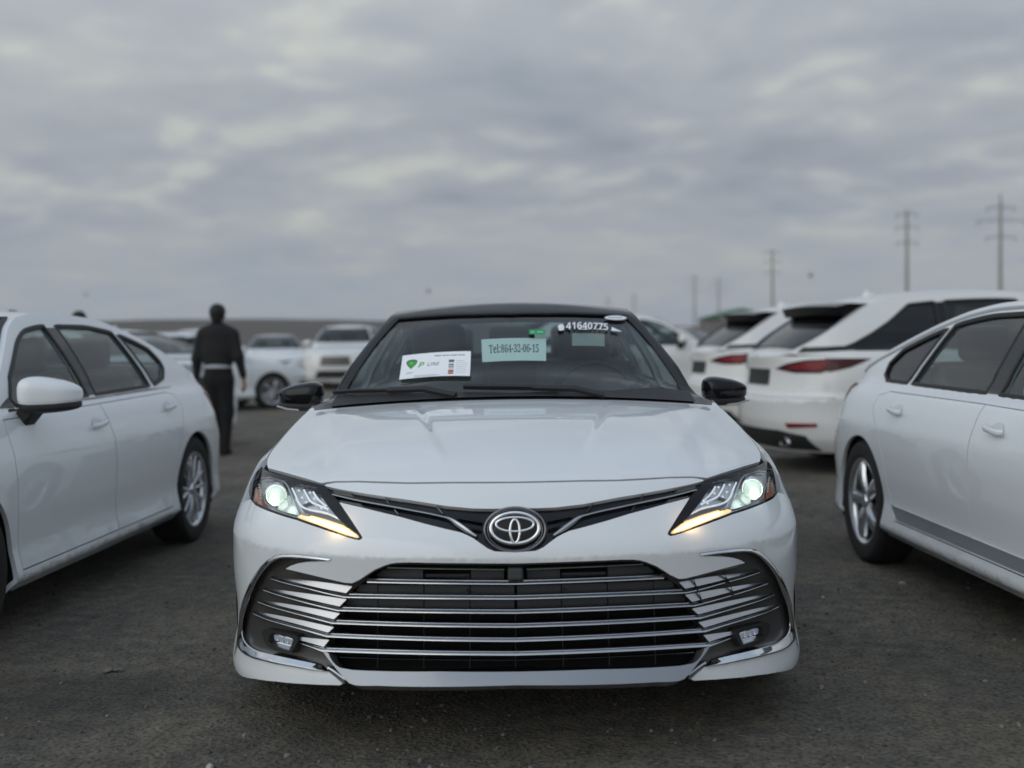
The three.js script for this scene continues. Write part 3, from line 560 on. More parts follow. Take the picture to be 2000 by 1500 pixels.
const CROSSOVER = {
  W: 0.945, len: 4.89, Lf: 0.85, nf: 2.7, Lr: 0.75, nr: 2.5,
  sec: [[0.15, -0.1], [0.24, -0.03], [0.35, 0], [0.6, -0.012], [0.85, 0], [0.95, -0.008], [1.02, -0.03], [1.08, -0.07], [1.12, -0.105], [1.3, -0.18], [1.5, -0.28], [1.62, -0.35], [1.7, -0.42]],
  yE: [[0.2, 0.95], [0.5, 1.0], [0.9, 1.045], [1.2, 1.07], [1.36, 1.1], [1.5, 1.18], [1.7, 1.33], [1.95, 1.49], [2.15, 1.58], [2.4, 1.625], [2.8, 1.64], [3.2, 1.63], [3.6, 1.6], [3.85, 1.565], [4.0, 1.525], [4.2, 1.415], [4.4, 1.285], [4.58, 1.17], [4.7, 1.1], [4.8, 1.06], [4.89, 1.0]],
  crown: [[0.1, 0.04], [0.5, 0.06], [1.2, 0.08], [1.4, 0.12], [1.7, 0.1], [2.1, 0.05], [2.8, 0.045], [3.8, 0.045], [4.2, 0.05], [4.5, 0.06], [4.7, 0.04], [4.89, 0.02]],
  profF: pchip([[0.2, 0.08], [0.35, 0.02], [0.6, 0], [0.8, 0.03], [0.95, 0.09], [1.05, 0.2]]),
  profR: pchip([[0.2, 0.12], [0.34, 0.04], [0.5, 0], [0.68, 0], [0.75, 0.06], [0.95, 0.09], [1.05, 0.08], [1.12, 0.07]]),
  axles: [0.99, 3.78], flankFrontTop: 0.98, flankRearTop: 1.07, rearTop: 1.06, rearSeam: 0.7, rail: 0.07, wheelR: 0.365, archR: 0.4,
  doorHole: [[1.43, 0.32], [1.42, 0.6], [1.4, 0.9], [1.42, 1.05], [2.5, 1.06], [3.5, 1.062], [3.58, 1.0], [3.5, 0.86], [3.36, 0.66], [3.32, 0.5], [3.28, 0.32]],
  doors: [
    { outline: [[1.434, 0.324], [1.424, 0.6], [1.404, 0.898], [1.422, 1.046], [2.495, 1.056], [2.492, 0.7], [2.492, 0.324]], handle: [2.34, 0.95] },
    { outline: [[2.499, 0.324], [2.499, 0.7], [2.502, 1.056], [3.498, 1.058], [3.576, 0.998], [3.496, 0.862], [3.356, 0.662], [3.316, 0.502], [3.276, 0.324]], handle: [3.36, 0.96] }],
  windows: [
    { top: [1.76, 2.42], low: [[1.64, 1.16], [1.66, 1.11], [2.46, 1.115]], dark: false },
    { top: [2.54, 3.26], low: [[2.56, 1.115], [3.3, 1.12]], dark: true },
    { top: [3.36, 3.62], low: [[3.38, 1.12], [4.2, 1.125], [4.3, 1.14], [4.02, 1.275], [3.85, 1.37]], dark: true }],
  pillars: [[[2.432, 1.545], [2.528, 1.545], [2.548, 1.115], [2.47, 1.115]], [[3.272, 1.55], [3.352, 1.545], [3.372, 1.12], [3.312, 1.12]], [[4.16, 1.125], [4.66, 1.1], [4.62, 1.15], [4.3, 1.16], [4.22, 1.19]]],
  cowl: [1.24, 0.2], deck: [4.72, 0.08], shield: { foot: 1.55, head: 2.15, pillar: 0.05, headBow: -0.13, footBow: -0.2 }, rearGlass: { foot: 4.66, head: 4.06, pillar: 0.09, headBow: 0.03, footBow: 0.02 }, darkRear: true,
  seats: [2.5, 3.4], beltY: 1.07, mirror: [1.76, 1.2], mirrorBaseY: 1.11, fin: 3.7, wheelStyle: 'five',
  face: [
    { name: 'headlight', mat: 'clear', pair: true, outline: [[0.5, 0.78], [0.74, 0.8], [0.84, 0.88], [0.7, 0.9], [0.5, 0.86]] },
    { name: 'upper_grille', mat: 'graphite', outline: [[-0.4, 0.62], [0.4, 0.62], [0.36, 0.86], [-0.36, 0.86]] },
    { name: 'lower_grille', mat: 'plastic', outline: [[-0.55, 0.3], [0.55, 0.3], [0.46, 0.5], [-0.46, 0.5]] }],
  tail: [
    { name: 'tail_light', mat: 'redDark', pair: true, outline: [[0.36, 0.955], [0.6, 0.92], [0.8, 0.92], [0.855, 0.95], [0.855, 1.045], [0.7, 1.04], [0.5, 1.0]] },
    { name: 'tail_light', mat: 'redDark', pair: true, side: true, outline: [[4.475, 0.93], [4.485, 1.05], [4.1, 1.045], [4.3, 0.97]] },
    { name: 'tail_light_inset', mat: 'red', pair: true, off: 0.012, outline: [[0.5, 0.96], [0.8, 0.945], [0.84, 1.02], [0.7, 1.015]] },  // brighter red piece of the lens, plain colour
    { name: 'number_plate', mat: 'plastic', outline: [[-0.26, 0.8], [0.26, 0.8], [0.26, 0.95], [-0.26, 0.95]] },
    { name: 'rear_diffuser', mat: 'plastic', outline: [[-0.78, 0.23], [0.78, 0.23], [0.75, 0.36], [0.5, 0.4], [-0.5, 0.4], [-0.75, 0.36]] },
    { name: 'rear_reflector', mat: 'red', pair: true, off: 0.012, outline: [[0.62, 0.43], [0.83, 0.45], [0.83, 0.475], [0.6, 0.47]] }],
};
// ------------------------------------------------------------ the car in the middle, seen from the front
const HERO = {
  ...SEDAN, K: 1.03, sillY: 0.15, W: 0.995, cowl: [1.16, 0.14], axles: [1.0, 3.79], archR: 0.35, wheelR: 0.33,
  yE: [...SEDAN.yE.slice(0, 8), [1.8, 1.245], [2.0, 1.345], [2.15, 1.363], [2.4, 1.365], [2.8, 1.358], [3.1, 1.338], [3.4, 1.3], [3.7, 1.215], [4.0, 1.12], ...SEDAN.yE.slice(17)],
  sec: [[0.1, -0.05], [0.13, -0.01], [0.159, -0.003], [0.227, -0.012], [0.277, -0.022], [0.33, -0.022], [0.48, -0.012], [0.6, -0.016], [0.64, -0.022], [0.708, -0.04], [0.76, -0.055], [0.809, -0.075], [0.873, -0.13], [0.922, -0.16], [0.955, -0.18], [0.969, -0.19], [0.985, -0.24], [1.1, -0.3], [1.25, -0.39], [1.367, -0.467], [1.45, -0.525]],
  profF: (() => { const lo = pchip([[0.1, 0.06], [0.14, 0.02], [0.19, 0.004], [0.25, 0.008], [0.31, 0.016], [0.42, 0.018], [0.52, 0.01], [0.603, 0]]), hi = pchip([[0.603, 0], [0.627, 0.008], [0.7, 0.055], [0.76, 0.1], [0.82, 0.165], [0.88, 0.27]]); return (y) => (y < 0.603 ? lo(y) : hi(y)); })(),
};
const HX = 0.003, HD = 3.45;
const hero = thing('sedan_car', 'white sedan with black roof and lit headlights, facing the viewer in the centre', 'car', [HX, 0, -HD]);
const hs = carShape(HERO);
const camQ = camera.quaternion.clone();
function along(u, v, f) {                               // where the line of sight through a pixel of the photograph meets a surface of the car
  const r = V3((u - 1000) / FPX, -(v - 750) / FPX, -1).applyQuaternion(camQ); r.multiplyScalar(-1 / r.z);
  const at = (t) => V3(r.x * t - HX, EYE + r.y * t, t - HD);      // z holds d here
    for (let t = 3; t < 8; t += 0.01) { const p = at(t), q = f(p); if (q > 0) { let lo = t - 0.01, hi = t; for (let i = 0; i < 24; i++) { const m = (lo + hi) / 2; if (f(at(m)) > 0) hi = m; else lo = m; } return at(hi); } }
  return at(HD + 0.57);
}
const onFront = (u, v, off = 0) => { const p = along(u, v, (q) => q.z - hs.fd(q.x, q.y) - off); return [p.x, p.y]; };
const onTop = (u, v, off = 0) => { const p = along(u, v, (q) => (q.z < 1.0 ? -1 : hs.top(q.x, q.z) + off - q.y)); return [p.x, p.z]; };
const lim = (p, t = 0.9535) => { const m = hs.xt(t, p[1]); return [clamp(p[0], -m, m), p[1]]; };
const F = (pts, off = 0, t = 0.9535) => pts.map((p) => lim(onFront(p[0], p[1], off), t));
const flipX = (pts) => pts.map((p) => [-p[0], p[1]]).reverse();
const sym = (half) => [...half, ...flipX(half)];        // half runs from the middle line to the middle line on the left
const recess = (off) => (x, y) => V3(x, y, -(hs.fd(x, y) + off));
const at3 = (u, v, off) => { const [x, y] = lim(onFront(u, v, off)); return recess(off)(x, y); };
function panel(name, pts, mat, o = {}) {                // left panel and its twin
  const g = patch(F(pts, o.back || 0, o.t), (o.holes || []).map((h) => F(h, o.back || 0, 0.945)), recess(o.back || 0), { cell: o.cell || 0.03, thick: o.thick, off: o.off });
  const a = mesh(name, g, mat, o.parent?.[0] || hero), b = mesh(name, mirrorX(g), mat, o.parent?.[1] || hero);
  return [a, b];
}
// traced outlines, left half, in pixels of the photograph
const vUnder = [[1007, 1079], [966, 1077], [952, 1071], [938, 1061], [924, 1051], [912, 1045], [900, 1040], [866, 1032], [830, 1023], [780, 1009], [710, 992], [663, 981]];
const vOver = [[1007, 993], [960, 993.6], [924, 993], [870, 988], [840, 983], [800, 976.5], [740, 968], [690, 960], [652, 953], [634, 948.5]];
const lampEdge = [[664, 983], [685, 1014], [706, 1046], [708, 1051], [703, 1055], [695, 1054], [680, 1050], [650, 1040], [620, 1030], [580, 1016], [540, 1004], [516, 995], [498, 986], [489, 975]];
const chromeOut = [[649, 1090], [625, 1087], [600, 1084.5], [580, 1082.5], [560, 1082], [548, 1082.5], [535, 1086], [520, 1095], [509, 1106], [500, 1118], [491, 1132], [484, 1146], [476, 1165], [470, 1184], [465, 1206], [462, 1224], [460, 1246], [463, 1263], [472, 1274], [481, 1280], [492, 1285], [515, 1291], [540, 1297], [570, 1302], [600, 1307], [622, 1309], [640, 1310]];
const chromeIn = [[638, 1096], [600, 1092], [575, 1090.5], [560, 1090.5], [550, 1091], [540, 1094], [529, 1101], [520, 1110], [510, 1122], [500, 1138], [493, 1154], [486, 1172], [480, 1190], [476, 1204], [474, 1218], [473, 1230], [474, 1242], [479, 1255], [488, 1264], [500, 1271], [520, 1276], [540, 1280], [580, 1288], [618, 1296], [630, 1301], [637, 1307]];
const wing = [[649, 1091], [638, 1096], [600, 1098], [580, 1101], [568, 1105], [558, 1111], [575, 1115], [600, 1121], [625, 1127], [650, 1133], [675, 1138.5], [688, 1139]];
const mouth = [[694, 1136], [704, 1131], [714, 1124], [732, 1112.5], [752, 1104], [764, 1100.5], [776, 1099], [800, 1098.5], [900, 1100], [1007, 1100.5]];
{
  // bumper: one sheet with the grille opening and vents cut out of it
  const out = [...F(vUnder), ...F(lampEdge)], y0 = out[out.length - 1][1], yb = 0.158;
  for (let i = 1; i <= 24; i++) { const y = lerp(y0, yb, i / 24); out.push([-hs.xt(0.9535, y), y]); }
  out.push(...F([[470, 1319], [500, 1326], [540, 1331], [600, 1336], [650, 1338], [664, 1338.5], [669, 1335], [655, 1323], [641, 1312]]), ...F([...chromeOut].reverse().slice(1), 0, 0.944), ...F(wing.slice(1)), ...F(mouth));
  for (const p of [out[0], out[out.length - 1]]) p[0] = 0;
  const full = sym(out.slice(1, -1));
  mesh('bumper', patch([[0, out[0][1]], ...out.slice(1, -1), [0, out[out.length - 1][1]], ...flipX(out.slice(1, -1))], [], hs.front, { cell: 0.014, thick: 0.02 }), M.paint, hero);
}
{ // nose panel between the hood and the upper grille
  const up = F([[1007, 943.7], [880, 944.2], [800, 945.2], [700, 942.2], [656, 942.8], [637, 946]]), dn = F(vOver).reverse();
  const h = [...up, ...dn]; h[0][0] = 0; h[h.length - 1][0] = 0;
  mesh('nose_panel', patch([h[0], ...h.slice(1, -1), h[h.length - 1], ...flipX(h.slice(1, -1))], [], hs.front, { cell: 0.014, thick: 0.02 }), M.paint, hero);
}
{ // hood: a sheet between its front edge, the wings and the foot of the windscreen
  const fe = F([[1007, 940.6], [880, 941], [800, 942], [700, 939], [656, 939.4], [640, 941.4], [627, 943.6], [600, 936.6], [560, 926.8], [519, 916.5]]).map(([x, y]) => recess(0)(x, y));
  const dS = -fe[fe.length - 1].z, dE = 1.39, side = [];
  for (let i = 0; i <= 40; i++) { const d = lerp(dS, dE, i / 40), y = hs.yE(d); side.push(V3(-(hs.hw(d, y) - 0.004), y, -d)); }
  const fix = side[0].clone().sub(fe[fe.length - 1]);
  fe.forEach((p, i) => p.addScaledVector(fix, smooth(i / (fe.length - 1), 0.6, 1)));
  fe[0].x = 0;
  const xs = fe.map((p) => -p.x), xm = xs[xs.length - 1];
  const feY = [], lerpE = (s, k) => { const x = s * xm; let i = 0; while (i < xs.length - 2 && x > xs[i + 1]) i++; const t = (x - xs[i]) / (xs[i + 1] - xs[i]); return lerp(fe[i][k], fe[i + 1][k], t); };
  const E = side[40], rearX = E.x;
  const NS = 110, NT = 84, pos = [], idx = [];
  const P = (s, t) => {                                   // s 0..1 from the middle outwards, t 0..1 from front to rear
    const f0 = V3(-s * xm, lerpE(s, 'y'), lerpE(s, 'z'));
    const xr = -rearX * s, r0 = V3(-xr, 1.031 - (1.031 - E.y) * s * s, -(1.25 + 0.13 * s * s));
    const ti = t * 40, i = Math.min(39, Math.floor(ti)), sd = side[i].clone().lerp(side[i + 1], ti - i);
    const midF = V3(0, fe[0].y, fe[0].z), midR = V3(0, 1.031, -1.25), mid = midF.clone().lerp(midR, t);
    const hump = 0.048 * Math.pow(Math.sin(Math.PI * Math.pow(t, 0.62)), 0.9);
    const p = f0.lerp(r0, t).addScaledVector(sd.sub(side[0].clone().lerp(side[40], t)), s * s);
    p.y += hump * (1 - Math.pow(s, 3.2)) * (0.75 + 0.25 * t);
    // the two long creases of the hood
    const c1 = lerp(0.5, 0.925, Math.pow(t, 0.8)), c2 = lerp(0.2, 0.47, Math.pow(t, 0.75)), fade = smooth(t, 0.02, 0.3) * (1 - smooth(t, 0.72, 1));
    const e1 = s - c1, e2 = s - c2;
    p.y += 0.017 * fade * (e1 < 0 ? Math.exp(-Math.pow(e1 / 0.2, 2)) : Math.exp(-Math.pow(e1 / 0.09, 2)) * (1 - smooth(e1, 0, 0.12) * 0.4));
    p.y += 0.009 * fade * smooth(e2, -0.028, 0.028) * (1 - smooth(e2, 0.05, 0.36));
    return p;
  };
  for (let j = 0; j <= NT; j++) for (let i = -NS; i <= NS; i++) { const p = P(Math.abs(i) / NS, j / NT); if (i > 0) p.x = -p.x; pos.push(p.x, p.y, p.z); }
  const w = 2 * NS + 1;
  for (let j = 0; j < NT; j++) for (let i = 0; i < 2 * NS; i++) { const a = j * w + i; idx.push(a, a + 1, a + w, a + 1, a + w + 1, a + w); }
  const g = new THREE.BufferGeometry(); g.setAttribute('position', new THREE.Float32BufferAttribute(pos, 3)); g.setIndex(idx); g.computeVertexNormals();
  const rim = [];
  for (let i = 0; i <= 2 * NS; i++) rim.push(V3(pos[i * 3], pos[i * 3 + 1], pos[i * 3 + 2]));
  const rp = [], ri = [];
  rim.forEach((p, i) => { rp.push(p.x, p.y, p.z, p.x, p.y - 0.012, p.z - 0.012); if (i) { const a = 2 * i - 2; ri.push(a, a + 1, a + 2, a + 2, a + 1, a + 3); } });
  const rg = new THREE.BufferGeometry(); rg.setAttribute('position', new THREE.Float32BufferAttribute(rp, 3)); rg.setIndex(ri); rg.computeVertexNormals();
  mesh('hood', joined([g, rg]), M.paint, hero);
  // what shows dark in the gaps round the hood
  const under = g.clone(), up = under.attributes.position; for (let i = 0; i < up.count; i++) { up.setY(i, up.getY(i) - 0.03); up.setX(i, up.getX(i) * 1.012); }
  mesh('engine_bay', under, M.void, hero);
}
mesh('front_structure', patch(sym(F([[1007, 930], [700, 935], [560, 925], [500, 930], [480, 1000], [470, 1180], [470, 1300], [640, 1318], [1007, 1318]], 0.04)), [], recess(0.13), { cell: 0.08 }), M.void, hero);
// ---- upper grille
{
  const a = F([...vOver], 0.02), b = F([[668, 986], ...[...vUnder].reverse()], 0.02);
  const h = [...a, ...b]; h[0][0] = 0; h[h.length - 1][0] = 0;
  mesh('upper_grille', patch([h[0], ...h.slice(1, -1), h[h.length - 1], ...flipX(h.slice(1, -1))], [], recess(0.022), { cell: 0.04 }), M.black, hero);
  const bar = curve2([[650, 966], [700, 977.5], [760, 988.5], [800, 996], [840, 1003.5], [860, 1008], [878, 1013], [894, 1024], [912, 1036], [931, 1047.5]], 50).map((p) => at3(p[0], p[1], 0.008));
  const wid = (t) => 0.0022 + 0.0046 * smooth(t, 0.6, 0.8) * (1 - smooth(t, 0.84, 1) * 0.75);
  const sg = sweep(bar, [[-0.012, -1], [0.004, -1], [0.006, 0], [0.004, 1], [-0.012, 1]], { scale: (t) => [1, wid(t)] });
  mesh('grille_wing', sg, M.satin, hero); mesh('grille_wing', mirrorX(sg), M.satin, hero);
  for (const q of [[[649, 955.5], [684, 962.5], [692, 972], [653, 964]], [[664, 977], [704, 984], [710, 991], [668, 981.5]]]) panel('grille_fin', q, M.graphite, { back: 0.012, thick: 0.01 });
  for (const [p, q] of [[[752, 970], [761, 985]], [[852, 988], [866, 1004]], [[772, 996], [780, 1006]], [[893, 1011.5], [942, 1020]], [[917, 1031], [940, 1036]]]) {
    const rb = sweep([at3(...p, 0.012), at3(...q, 0.012)], boxProf(0.006, 0.0011)); mesh('grille_rib', rb, M.darkChrome, hero); mesh('grille_rib', mirrorX(rb), M.darkChrome, hero);
  }
  // emblem
  const e0 = at3(1006.5, 1034.5, -0.004), E = sub('emblem', hero), A = 0.0935, B = 0.067;
  E.position.set(0, e0.y, e0.z + 0.004); E.rotation.x = -0.2;
  const dome = new THREE.SphereGeometry(1, 56, 24, 0, Math.PI * 2, 0, Math.PI / 2); dome.rotateX(Math.PI / 2); dome.scale(A * 0.94, B * 0.94, 0.012);
  mesh('emblem_disc', dome, M.black, E);
  const ell = (cx, cy, rx, ry, prof, z, sc) => sweep(Array.from({ length: 72 }, (_, i) => { const a = i / 72 * 2 * Math.PI; return V3(cx + rx * Math.cos(a), cy + ry * Math.sin(a), z(cx + rx * Math.cos(a), cy + ry * Math.sin(a))); }), prof, { closed: true, smooth: true, scale: sc });
  const zd = (x, y) => 0.012 * Math.sqrt(Math.max(0, 1 - (x / A) ** 2 - (y / B) ** 2)) + 0.003;
  mesh('emblem_rim', ell(0, 0, A * 0.965, B * 0.965, roundProf(0.012, 0.0055, 12), () => 0), M.darkChrome, E);
  mesh('emblem_line', ell(0, 0, A * 0.87, B * 0.9, roundProf(0.002, 0.0009, 8), () => 0.008), M.satin, E);
  const u = A / 63;                                       // metres per traced pixel
  const band = (w) => roundProf(0.0035, w, 10);
  mesh('emblem_ring', ell(0, 3.3 * u, 48 * u, 30.5 * u, band(0.0058), zd), M.chrome, E);
  mesh('emblem_ring', ell(0, 10.5 * u, 37.5 * u, 14 * u, band(0.0044), zd), M.chrome, E);
  mesh('emblem_ring', ell(0, -3 * u, 9.6 * u, 23 * u, band(0.0044), zd), M.chrome, E);
}
// ---- lower grille
{
  const lipTop = [[642, 1274], [646, 1282], [652, 1290], [659, 1296], [666, 1300], [690, 1304], [730, 1306], [860, 1307.5], [1007, 1308]];
  const lipLow = [[1007, 1331], [740, 1331.5], [712, 1331.5], [698, 1330.5], [686, 1327], [674, 1317], [660, 1303], [642, 1284], [631, 1271]];
  const h = [...F(lipLow), ...F(lipTop)]; h[0][0] = 0; h[h.length - 1][0] = 0;
  mesh('front_lip', patch([h[0], ...h.slice(1, -1), h[h.length - 1], ...flipX(h.slice(1, -1))], [], (x, y) => V3(x, y, -(hs.fd(x, y) - 0.004 - 0.45 * (0.325 - y))), { cell: 0.025, thick: 0.05 }), M.silverPaint, hero);
  // vent surrounds
  panel('vent_bezel', [[559, 1110], [600, 1119], [650, 1131], [688, 1138], [700, 1134], [714, 1126], [720, 1130], [690, 1152], [677, 1164], [664, 1190], [653, 1215], [642, 1241], [631, 1269], [642, 1287], [660, 1307], [680, 1328], [670, 1338], [640, 1312], [620, 1300], [580, 1292], [540, 1284], [500, 1275], [480, 1262], [470, 1246], [468, 1230], [472, 1204], [480, 1172], [494, 1138], [514, 1110], [536, 1093], [560, 1088], [600, 1091], [640, 1096], [600, 1099], [568, 1106]], M.graphite, { back: 0.042, cell: 0.03, thick: 0.05 });
  // bright blade round the vent
  {
    const A = curve2(chromeOut, 90), B = curve2(chromeIn, 90), t = 0.947;
    const P0 = F(A, 0, t), P1 = F(B, 0, t), n = P0.length, m = 6, pos = [], idx = [];
    for (let i = 0; i < n; i++) {
      const q = i / (n - 1), tp = lerp(0.78, 0.22, smooth(q, 0.15, 0.55)), amp = 0.006 + 0.008 * smooth(q, 0.5, 0.75), fall = 0.004 + 0.012 * smooth(q, 0.5, 0.75);
      for (let k = -1; k <= m + 1; k++) {
        const s = clamp(k / m, 0, 1), x = lerp(P0[i][0], P1[i][0], s), y = lerp(P0[i][1], P1[i][1], s);
        const b = k < 0 ? 0.03 : k > m ? 0.045 : s < tp ? lerp(0.002, -amp, Math.sin(s / tp * 1.5708)) : lerp(-amp, fall - 0.004, (s - tp) / (1 - tp)), p = recess(b)(x, y);
        pos.push(p.x, p.y, p.z);
      }
    }
    const w = m + 3; for (let i = 0; i < n - 1; i++) for (let k = 0; k < w - 1; k++) { const a = i * w + k; idx.push(a, a + 1, a + w, a + 1, a + w + 1, a + w); }
    const bl = new THREE.BufferGeometry(); bl.setAttribute('position', new THREE.Float32BufferAttribute(pos, 3)); bl.setIndex(idx); bl.computeVertexNormals();
    mesh('vent_trim', bl, M.chrome, hero); mesh('vent_trim', mirrorX(bl), M.chrome, hero);
    const st = sweep([[641, 1304], [652, 1311], [664, 1320], [675, 1328]].map((p) => at3(...p, 0.004)), [[-0.03, -0.005], [0.004, -0.004], [0.006, 0], [0.004, 0.004], [-0.03, 0.005]]);
    mesh('lip_trim', st, M.satin, hero); mesh('lip_trim', mirrorX(st), M.satin, hero);
    const ed = sweep([...F(wing.slice(5)), ...F(mouth)].map(([x, y]) => recess(0.006)(x, y).add(V3(0, -0.0035, 0))), boxProf(0.008, 0.0016)); mesh('grille_edge_trim', ed, M.darkChrome, hero); mesh('grille_edge_trim', mirrorX(ed), M.darkChrome, hero);
  }
  // slats: two bright lines with a dark groove between them, running on into the vents
  const rows = [
    [[718, 1132.5], 1136.2, null], [[674, 1162], 1165.4, [[640, 1155.5], [600, 1146], [560, 1137], [531, 1129]]], [[660, 1188], 1193, [[620, 1179], [570, 1166.5], [540, 1158.5], [516, 1151]]],
    [[650, 1213], 1220.2, [[610, 1203], [560, 1190.5], [530, 1182.5], [505, 1174]]], [[640, 1239], 1248, [[600, 1228], [550, 1215], [520, 1206.5], [496, 1197]]], [[630, 1267], 1274.8, [[606, 1259.5], [584, 1253.5]]]];
  for (const [[xl, yl], yc, tail] of rows) {
    const bars = [], pts = [];
    for (let i = 0; i <= 40; i++) { const x = lerp(1007, xl, i / 40); pts.push([x, yl + (yc - yl) * (1 - ((1007 - x) / (1007 - xl)) ** 2)]); }
    const tl = tail ? curve2([[xl, yl], ...tail], 30).slice(1) : [];
    for (const [dy, w, off] of [[-3, 0.0027, 0.016], [2.6, 0.0043, 0.008]]) {
      const path = [];
      pts.forEach((p) => path.push(at3(p[0], p[1] + dy, off)));
      tl.forEach((p, i) => path.push(at3(p[0], p[1] + dy * (1 - 0.75 * i / tl.length), off + 0.01 * i / tl.length)));
      path[0].x = 0;
      const L = path.map((p) => p.clone()).reverse().concat(path.slice(1).map((p) => V3(-p.x, p.y, p.z)));
      const nt = tl.length, n = L.length;
      bars.push(sweep(L, [[-0.03, -1], [0.001, -1], [0.004, -0.75], [0.003, -0.2], [-0.001, 0.6], [-0.007, 1], [-0.03, 1]], { scale: (t) => { const i = Math.round(t * (n - 1)), e = Math.min(i, n - 1 - i); return [1, w * (nt ? lerp(0.5, 1, smooth(e, 0, nt)) : 1)]; } }));
    }
    const groove = pts.concat(tl).map((p) => at3(p[0], p[1], 0.03));
    mesh('grille_slat', bars, M.silver, hero);
    const gl = groove.map((p) => p.clone()).reverse().concat(groove.slice(1).map((p) => V3(-p.x, p.y, p.z)));
    mesh('slat_groove', sweep(gl, boxProf(0.01, 0.005)), M.plastic, hero);
  }
  { const p = [[664, 1282], [760, 1285.5], [880, 1287.5], [1007, 1288]].map((q) => at3(...q, 0.045)), L = p.concat(p.slice(0, -1).reverse().map((v) => V3(-v.x, v.y, v.z))); mesh('lower_rail', sweep(L, boxProf(0.008, 0.0012)), M.darkChrome, hero); }
  { const p = [[758, 1107.8], [860, 1110], [985, 1111.5]].map((q) => at3(...q, 0.02)); const g = sweep(p, boxProf(0.01, 0.0014)); mesh('upper_rail', g, M.satin, hero); mesh('upper_rail', mirrorX(g), M.satin, hero); }
  // silver facets between the slats in the vents: proud below, falling back above
  const facet = (lo, hi) => {                              // lower edge and upper edge from tip to the grille side
    const N = 16, pos = [], idx = [], L = curve2(lo, N), U = curve2(hi, N);
    for (let i = 0; i <= N; i++) for (let j = 0; j <= 3; j++) { const t = j / 3, p = at3(lerp(L[i][0], U[i][0], t), lerp(L[i][1], U[i][1], t), lerp(0.006, 0.015, t) + 0.006 * (1 - i / N)); pos.push(p.x, p.y, p.z); }
    for (let i = 0; i < N; i++) for (let j = 0; j < 3; j++) { const a = i * 4 + j; idx.push(a, a + 4, a + 1, a + 1, a + 4, a + 5); }
    const q = new THREE.BufferGeometry(); q.setAttribute('position', new THREE.Float32BufferAttribute(pos, 3)); q.setIndex(idx); q.computeVertexNormals(); return q;
  };
  for (const [lo, hi] of [
    [[[534, 1128], [570, 1135.5], [620, 1147.5], [676, 1158.5]], [[536, 1127.5], [580, 1131.5], [635, 1137.5], [688, 1145.5]]],
    [[[519, 1150], [560, 1160], [610, 1172.5], [663, 1184.5]], [[521, 1149.5], [560, 1154], [620, 1162], [677, 1170.5]]],
    [[[508, 1173], [550, 1184], [600, 1196.5], [652, 1209.5]], [[510, 1172.5], [550, 1178], [605, 1187], [664, 1198]]],
    [[[499, 1196], [540, 1208], [590, 1221.5], [641, 1235.5]], [[501, 1195.5], [536, 1200.5], [590, 1211.5], [652, 1225]]],
    [[[584, 1250], [600, 1254], [616, 1258.5], [632, 1263.5]], [[578, 1243], [600, 1245.5], [620, 1247.5], [643, 1250]]]]) {
    const q = facet(lo, hi); mesh('vent_blade', q, M.ventSilver, hero); mesh('vent_blade', mirrorX(q), M.ventSilver, hero);
  }
  // radar and shutter plates behind the upper slats
  const X = [700, 738, 828, 918, 1005.5];
  const quad = (x0, x1, y0, y1, back, mat, nm, l0 = x0) => { const q = patch(F([[x0, y0], [x1, y0], [x1, y1], [l0, y1]], back), [], recess(back), { cell: 0.05, thick: 0.012 }); mesh(nm, q, mat, hero); mesh(nm, mirrorX(q), mat, hero); };
  quad(748, 826, 1112, 1129, 0.05, M.plate, 'grille_plate', 730); quad(920, 984, 1113.5, 1130, 0.05, M.plate, 'grille_plate'); quad(830, 917, 1121.5, 1126, 0.06, M.plate, 'grille_plate');
  for (const [y0, y1, xl] of [[1141.5, 1160, 704], [1168, 1188, 682]]) for (let i = 0; i < 4; i++) quad(i ? X[i] + 1 : xl, X[i + 1] - 1, y0 + i * 0.7, y1 + i * 0.7, 0.05, M.plate, 'grille_plate', i ? undefined : xl - 12);
  for (const x of [738, 828, 918]) { const r = sweep([at3(x, 1196, 0.05), at3(x, 1250, 0.05), at3(x, 1304, 0.05)], boxProf(0.01, 0.0011)); mesh('grille_rib', r, M.plastic, hero); mesh('grille_rib', mirrorX(r), M.plastic, hero); }
  mesh('grille_rib', sweep([at3(1007, 1196, 0.05), at3(1007, 1304, 0.05)], boxProf(0.01, 0.0011)), M.plastic, hero);
  for (const x of [913]) { const p = at3(x, 1155, 0.045), s = new THREE.CylinderGeometry(0.005, 0.005, 0.02, 14); s.rotateX(Math.PI / 2); s.translate(p.x, p.y, p.z); mesh('parking_sensor', s, M.plastic, hero); mesh('parking_sensor', mirrorX(s), M.plastic, hero); }
  { const p = at3(1007, 1120.5, 0.01); mesh('grille_camera', new RoundedBoxGeometry(0.046, 0.039, 0.05, 4, 0.009).translate(0, p.y, p.z - 0.015), M.plate, hero); }
  // seams across the right vent
  for (const q of [[[1354, 1129], [1363, 1152], [1373, 1177]], [[1412, 1115.5], [1424, 1137], [1434, 1161]]]) { const v = q.map((p) => at3(...p, 0.006)); mesh('vent_seam', sweep(v, boxProf(0.004, 0.0008)), M.void, hero); }
  // fog lamps
  const fogs = [sub('fog_lamp', hero), sub('fog_lamp', hero)];
  panel('fog_bezel', [[511, 1234], [516, 1229], [522, 1228], [560, 1236], [579, 1241], [582, 1246], [580, 1256], [568, 1275], [555, 1274], [536, 1270], [522, 1262], [514, 1248]], M.plastic, { back: 0.004, thick: 0.03, holes: [[[530, 1237], [536, 1236.5], [570, 1246], [573, 1250], [565, 1271], [556, 1269], [540, 1263], [525, 1254], [526, 1243]]], parent: fogs });
